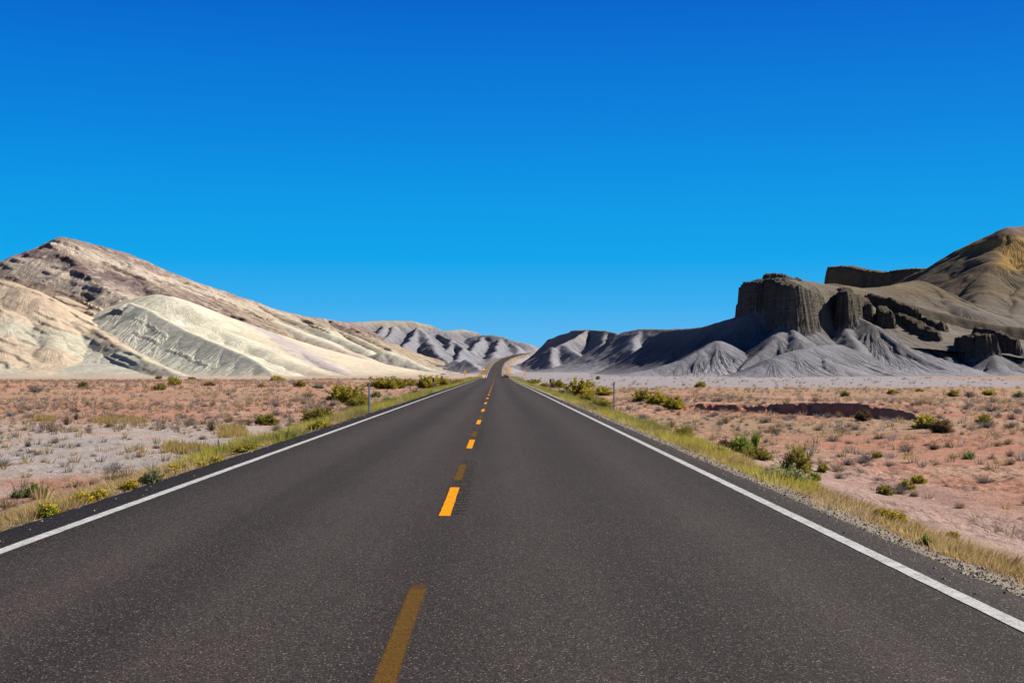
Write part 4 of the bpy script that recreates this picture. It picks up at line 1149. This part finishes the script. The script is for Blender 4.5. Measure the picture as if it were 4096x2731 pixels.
# named straw patches on the left and small tufts on the right seen clearly
def blade_mass(name, x, y, w, h, nb, tint, seed, mat, wd=.05):
    r = np.random.RandomState(seed)
    n = len(x); z = ground(x, y)
    ii = np.repeat(np.arange(n), nb); k = len(ii)
    a = r.rand(k) * 2 * np.pi; sp = np.sqrt(r.rand(k)) * .5
    bx_ = x[ii] + np.cos(a) * sp * w[ii] * .5; by_ = y[ii] + np.sin(a) * sp * w[ii] * .5; bz = z[ii] - .02
    tx = x[ii] + np.cos(a) * sp * w[ii] * 1.1; ty = y[ii] + np.sin(a) * sp * w[ii] * 1.1
    hh = h[ii] * (.55 + .5 * r.rand(k)) * (1.05 - .5 * sp)
    th = r.rand(k) * 2 * np.pi
    hw = wd * w[ii] * (.6 + .8 * r.rand(k))
    V = np.stack([np.stack([bx_ - np.cos(th) * hw, by_ - np.sin(th) * hw, bz], -1),
                  np.stack([bx_ + np.cos(th) * hw, by_ + np.sin(th) * hw, bz], -1),
                  np.stack([tx, ty, bz + hh], -1)], 1).reshape(-1, 3)
    c = tint[ii] * (.75 + .5 * r.rand(k))[:, None]
    return link(name, np_mesh(name, V, np.arange(len(V)).reshape(-1, 3), mat, False, np.repeat(c, 3, 0)))
m = N('dry_blade', .9, .08); m.base(m.attr('tint'))
_t = m.t.nodes.new('ShaderNodeBsdfTranslucent'); _s = m.t.nodes.new('ShaderNodeMixShader'); _s.inputs[0].default_value = .4
m.l(m.scale(m.attr('tint'), ALB), _t.inputs[0]); m.l(m.b.outputs[0], _s.inputs[1]); m.l(_t.outputs[0], _s.inputs[2]); m.l(_s.outputs[0], m.o.inputs[0])
MAT_BLADE = m.m
m = N('loose_stone', .95, .08); m.base(m.attr('tint')); MAT_STONE = m.m
PAL = np.array([(.32, .275, .245), (.44, .32, .20), (.30, .22, .155), (.37, .315, .275), (.50, .365, .18)])
xs_, ys_ = [], []
for sd, sde in ((51, -1), (52, 1)):
    x, y = scatter(5000, sd, 70, 330, sde, 1.2); xs_.append(x); ys_.append(y)
    x, y = scatter(3400, sd + 4, 15, 110, sde, 1.25); xs_.append(x); ys_.append(y)
x = np.concatenate(xs_); y = np.concatenate(ys_)
r = np.random.RandomState(5)
w = np.where(r.rand(len(x)) < .6, .22 + .3 * r.rand(len(x)), .12 + .15 * r.rand(len(x))) * (1 + np.clip((y - 60) / 130, 0, 1.2))
pt = 1.15 * PAL[r.choice(5, len(x), p=[.2, .3, .12, .16, .22])]
o = blade_mass('desert_scrub', x, y, w, w * (.45 + .4 * r.rand(len(x))), 22, pt, 9, MAT_BLADE, .035)
tag(o, 'sparse tiny dry scrub scattered over the plain on both sides', 'scrub', None, 'stuff')
# verge grass
def verge(side, seed, n):
    r = np.random.RandomState(seed)
    y = np.exp(r.rand(n) * (math.log(420) - math.log(3.4)) + math.log(3.4))
    inner = 4.36 if side < 0 else 4.5
    wid = (.75 + 1.0 * sst(14, 40, y) + .9 * sst(50, 90, y)) * (1.6 if side < 0 else 1.0)
    off = inner + wid * r.rand(n) ** 1.15 + .22 * pn(y * .5, y * 0, seed)
    x = road_x(y) + side * off
    d = fbm(x / 2.2, y / 4.5, 3, seed + 3)
    ok = d > (r.rand(n) * 1.0 - .52 + (.22 if side > 0 else .08) * (1 - sst(14, 26, y)))
    x, y, d = x[ok], y[ok], d[ok]
    g = fbm(x / 3.5, y / 9 , 3, seed + 8) + .5 * sst(14, 45, y) - .03
    straw = np.array((.62, .45, .20)); lime = np.array((.60, .53, .09)); green = np.array((.22, .28, .08)); br = np.array((.36, .24, .13)); pale = np.array((.68, .54, .33))
    c = straw + (lime - straw) * sst(-.05, .25, g)[:, None]
    c = c + (green - c) * (sst(.35, .65, g) * .8)[:, None]
    c = c + (br - c) * (sst(.1, .45, fbm(x / 1.6, y / 2.4, 2, seed + 12)) * .7)[:, None]
    c = c + (pale - c) * (sst(.1, .5, fbm(x / 1.1, y / 1.9, 2, seed + 15)) * .6)[:, None]
    w = .16 + .16 * r.rand(len(x)); w = w * (1 + np.clip(y / 130, 0, 1.4))
    h = (.10 + .16 * r.rand(len(x))) * (1 + .9 * sst(0, .5, g)) * (1 + np.clip(y / 200, 0, .6))
    o = blade_mass('verge_grass', x, y, w * 1.5, h * (.62 if side > 0 else .75), 20, c, seed, MAT_BLADE, .015)
    tag(o, 'straw and yellow-green verge grass along the %s asphalt edge' % ('left' if side < 0 else 'right'), 'grass', None, 'stuff')
verge(-1, 71, 12000)
verge(1, 75, 10500)
# straw patches on the left plain
px_, py_, nn = [], [], 0
r = np.random.RandomState(77)
PATCH = [((93, 146), (419, 423)), ((36, 54), (418, 421)), ((219, 249), (427, 438)), ((165, 210), (444, 452))]
for (xa, xb), (ya, yb) in PATCH:
    A0 = hit(xa, yb); A1 = hit(xb, yb); A2 = hit(xa, ya)
    k = 150
    u, v = r.rand(k), r.rand(k)
    px_.append(A0[0] + (A1[0] - A0[0]) * u + (A2[0] - A0[0]) * v); py_.append(A0[1] + (A1[1] - A0[1]) * u + (A2[1] - A0[1]) * v)
x, y = np.concatenate(px_), np.concatenate(py_)
o = blade_mass('dry_grass', x, y, .3 + .2 * r.rand(len(x)), .22 + .16 * r.rand(len(x)), 12, np.tile(np.array((.52, .38, .14)), (len(x), 1)), 78, MAT_BLADE, .035)
tag(o, 'yellow straw grass patches on the left plain beside the pale crust', 'grass', None, 'stuff')

# gravel along the asphalt
def stones(n, seed):
    r = np.random.RandomState(seed)
    y = np.exp(r.rand(n) * (math.log(70) - math.log(3)) + math.log(3))
    sd = np.where(r.rand(n) < .6, 1, -1)
    lim = np.where(sd > 0, RIGHT_EDGE + .08, -LEFT_EDGE + .08)
    off = lim + .62 * r.rand(n) ** 1.2 * np.where(sd > 0, 1, .45) - .06
    off = np.where(r.rand(n) < .06, lim - .5 * r.rand(n) ** 2, off)
    x = road_x(y) + sd * off
    z = np.where(off < np.abs(lim) - .1, road_z(y), ground(x, y))
    s = (.006 + .013 * r.rand(n) ** 3) * (1 + y / 45)
    oct_ = np.array([(1, 0, 0), (-1, 0, 0), (0, 1, 0), (0, -1, 0), (0, 0, 1), (0, 0, -.4)], float)
    V = oct_[None] * s[:, None, None] * (.6 + .7 * r.rand(n, 6, 1)) * np.array((1.1, 1.1, .8))
    a = r.rand(n) * 6.28; ca, sa = np.cos(a)[:, None], np.sin(a)[:, None]
    V = np.stack([V[..., 0] * ca - V[..., 1] * sa, V[..., 0] * sa + V[..., 1] * ca, V[..., 2]], -1) + np.stack([x, y, z], -1)[:, None]
    T = np.array([(0, 2, 4), (2, 1, 4), (1, 3, 4), (3, 0, 4), (2, 0, 5), (1, 2, 5), (3, 1, 5), (0, 3, 5)])
    Fc = (T[None] + 6 * np.arange(n)[:, None, None]).reshape(-1, 3)
    c = np.array((.40, .34, .275)) * (.4 + .9 * r.rand(n, 1)) * (1 + .15 * (r.rand(n, 3) - .5))
    o = link('gravel', np_mesh('gravel', V.reshape(-1, 3), Fc, MAT_STONE, False, np.repeat(c, 6, 0)))
    tag(o, 'pale loose gravel lying along both asphalt edges', 'gravel', None, 'stuff')
stones(15000, 91)

# ------------------------------------------------------------------ posts, signs, litter
def metal(name, c, rough=.45, met=.6):
    m = N(name, rough, .4); m.b.inputs['Metallic'].default_value = met
    n = m.noise(18, 4)
    m.base(m.scale(c, m.mr(n, .3, .7, .8, 1.15)))
    return m.m
STEEL = metal('galvanised_steel', (.48, .53, .58))
BLACK = metal('black_reflector', (.03, .028, .026), .5, 0)
WHITE = metal('white_reflector', (.75, .78, .8), .4, 0)
ORANGE = metal('amber_sheeting', (1.0, .42, .01), .5, 0)
YELLOW = metal('yellow_sheeting', (1.0, .60, .01), .5, 0)
def box_bm(x0, x1, y0, y1, z0, z1, V, Fc):
    k = len(V)
    V += [(x0, y0, z0), (x1, y0, z0), (x1, y1, z0), (x0, y1, z0), (x0, y0, z1), (x1, y0, z1), (x1, y1, z1), (x0, y1, z1)]
    Fc += [[k + a for a in q] for q in ((0, 3, 2, 1), (4, 5, 6, 7), (0, 1, 5, 4), (1, 2, 6, 5), (2, 3, 7, 6), (3, 0, 4, 7))]
def channel(h, w=.055, d=.03, t=.008):
    """a U-channel post with flanges and bolt holes hinted by a stepped top"""
    V, Fc = [], []
    pr = [(-w / 2 - .012, d), (-w / 2, d), (-w / 2 + .006, t), (w / 2 - .006, t), (w / 2, d), (w / 2 + .012, d), (w / 2 + .012, d - t), (w / 2 + t * .3, d - t), (w / 2 - .002, 0), (-w / 2 + .002, 0), (-w / 2 - t * .3, d - t), (-w / 2 - .012, d - t)]
    n = len(pr)
    for z in (-.3, h):
        V += [(a, b, z) for a, b in pr]
    for i in range(n):
        j = (i + 1) % n
        Fc.append([i, j, n + j, n + i])
    me = bpy.data.meshes.new('post'); me.from_pydata(V, [], Fc + [list(range(n))[::-1], list(range(n, 2 * n))]); me.update(); me.materials.append(STEEL)
    return me
def box_me(name, mat, *b):
    V, Fc = [], []
    for q in b: box_bm(*q, V, Fc)
    me = bpy.data.meshes.new(name); me.from_pydata(V, [], Fc); me.update(); me.materials.append(mat)
    return me
def empty(name, loc, label, cat, group=None):
    o = bpy.data.objects.new(name, None); scn.collection.objects.link(o); o.location = loc
    return tag(o, label, cat, group)
GP = 'steel delineator posts along the road'
def delineator(px, py, top, label, head, wpx):
    x, y, z = hit(px, py)
    h = (py - top) * y / F_PX
    o = empty('delineator_post', (x, y, z), label, 'post', GP)
    pw = max(.05, wpx * y / F_PX)
    link('post', channel(h - (.0 if head is None else .02), pw * .75), o)
    if head == 'black':
        link('reflector', box_me('reflector', BLACK, (-pw * .75, pw * .75, -.014, -.003, h * .70, h * 1.0)), o)
    elif head == 'white':
        link('reflector', box_me('reflector', WHITE, (-pw * .55, pw * .55, -.014, -.003, h * .93, h * 1.02)), o)
    return o
delineator(369, 414, 382, 'tall plain steel post at the left asphalt edge, nearer of the two left posts', None, 1.15)
delineator(433.3, 390.8, 377.3, 'farther left steel post with a black top beside yellow-green bushes', 'black', 1.1)
delineator(614, 413.5, 381.8, 'tall steel post with a small white cap, nearer of the two right posts', 'white', 1.15)
delineator(550.3, 391.5, 378.5, 'farther right steel post with a black top before dark green bushes', 'black', 1.1)
def marker(px, py, top, bot, wpx, label, flip):
    x, y, z = hit(px, py)
    s = y / F_PX
    o = empty('object_marker', (x, y, z), label, 'road sign', 'striped object markers by the road')
    o.rotation_euler = (0, 0, math.radians(48))
    h0, h1, w = (py - bot) * s, (py - top) * s, wpx * s * .68
    link('post', channel(h1 - .02, max(.05, .5 * s)), o)
    pan = link('panel', box_me('panel', ORANGE, (-w, w, -.016, -.004, h0, h1)), o)
    V, Fc = [], []
    k = 4; st = (h1 - h0) / k
    for i in range(k):
        za = h0 + i * st + .1 * st
        k0 = len(V); e = st * .3; t = st * .30
        za2 = min(za + (0 if flip else t), h1); zb2 = min(za + (t if flip else 0), h1)
        V += [(-w * .98, -.020, za2), (w * .98, -.020, zb2), (w * .98, -.020, min(zb2 + e, h1 - .005)), (-w * .98, -.020, min(za2 + e, h1 - .005))]
        Fc.append([k0, k0 + 1, k0 + 2, k0 + 3])
    me = bpy.data.meshes.new('stripes'); me.from_pydata(V, [], Fc); me.update(); me.materials.append(BLACK)
    link('stripes', me, pan)
marker(465, 382.6, 369.9, 374.4, 1.8, 'amber and black striped marker sign on a steel post left of the road', False)
marker(524.8, 379.2, 370.3, 374.8, 1.8, 'amber and black striped marker sign on a steel post right of the road', True)
delineator(522.3, 379.2, 375.2, 'thin bare steel post beside the right striped marker sign', None, .5)
def board(px, top, bot, py, d, wpx, mat, label, diamond):
    q = at(px, py, d); x, y = q[0], q[1]; z = float(ground(x, y)); s = d / F_PX
    zt, zb = at(px, top, d)[2], at(px, bot, d)[2]
    o = empty('road_sign', (x, y, z), label, 'road sign')
    o.rotation_euler = (0, 0, math.radians(48)); wpx = wpx * 1.4
    link('post', channel(zt - z - .05, .12), o)
    w = wpx * s / 2; zm = (zt + zb) / 2 - z; hh = (zt - zb) / 2
    if diamond:
        V = [(-w, -.03, zm), (0, -.03, zm - hh), (w, -.03, zm), (0, -.03, zm + hh)]; V += [(a, -.01, c) for a, b, c in V]
        me = bpy.data.meshes.new('panel'); me.from_pydata(V, [], [[0, 1, 2, 3], [7, 6, 5, 4], [0, 4, 5, 1], [1, 5, 6, 2], [2, 6, 7, 3], [3, 7, 4, 0]]); me.update(); me.materials.append(mat)
    else:
        me = box_me('panel', mat, (-w, w, -.03, -.01, zm - hh, zm + hh))
    link('panel', me, o)
board(483.8, 367.9, 369.5, 372, 600, 2.1, YELLOW, 'distant small yellow rectangular sign left of the climbing road', False)
board(509.7, 367.2, 369.5, 372, 620, 2.0, ORANGE, 'distant small orange diamond sign right of the climbing road', True)

def scrap(px, py, w, h, mat, label, seed):
    x, y, z = hit(px, py); s = y / F_PX; r = np.random.RandomState(seed)
    n = 5
    gx, gy = np.meshgrid(np.linspace(-.5, .5, n), np.linspace(-.5, .5, n))
    gz = .35 * r.rand(n, n) + .5 * np.abs(pn(gx * 3, gy * 3, seed))
    V = np.stack([gx * w * s * (1 + .3 * r.randn(n, n)), gy * w * s, gz * h * s + .012], -1).reshape(-1, 3)
    a = np_mesh('litter', V, grid_faces(n, n), mat, False)
    o = link('litter', a); o.location = (x, y, max(z, road_z(y) if abs(x + .53) < 4.2 else z))
    tag(o, label, 'litter')
BLUE = metal('blue_plastic', (.02, .30, .75), .5, 0)
scrap(678, 448.6, 3.2, 2.2, BLUE, 'small crumpled bright blue scrap on the right asphalt edge', 3)
scrap(812, 465, 2.2, 1.8, WHITE, 'tiny white scrap beside the tall loose olive bush', 4)
scrap(933.8, 499.5, 2.0, 1.4, WHITE, 'tiny white scrap on red soil near the rough clods', 5)
scrap(64.5, 487.5, 2.0, 1.4, WHITE, 'tiny white scrap in brown straw on the left verge', 6)
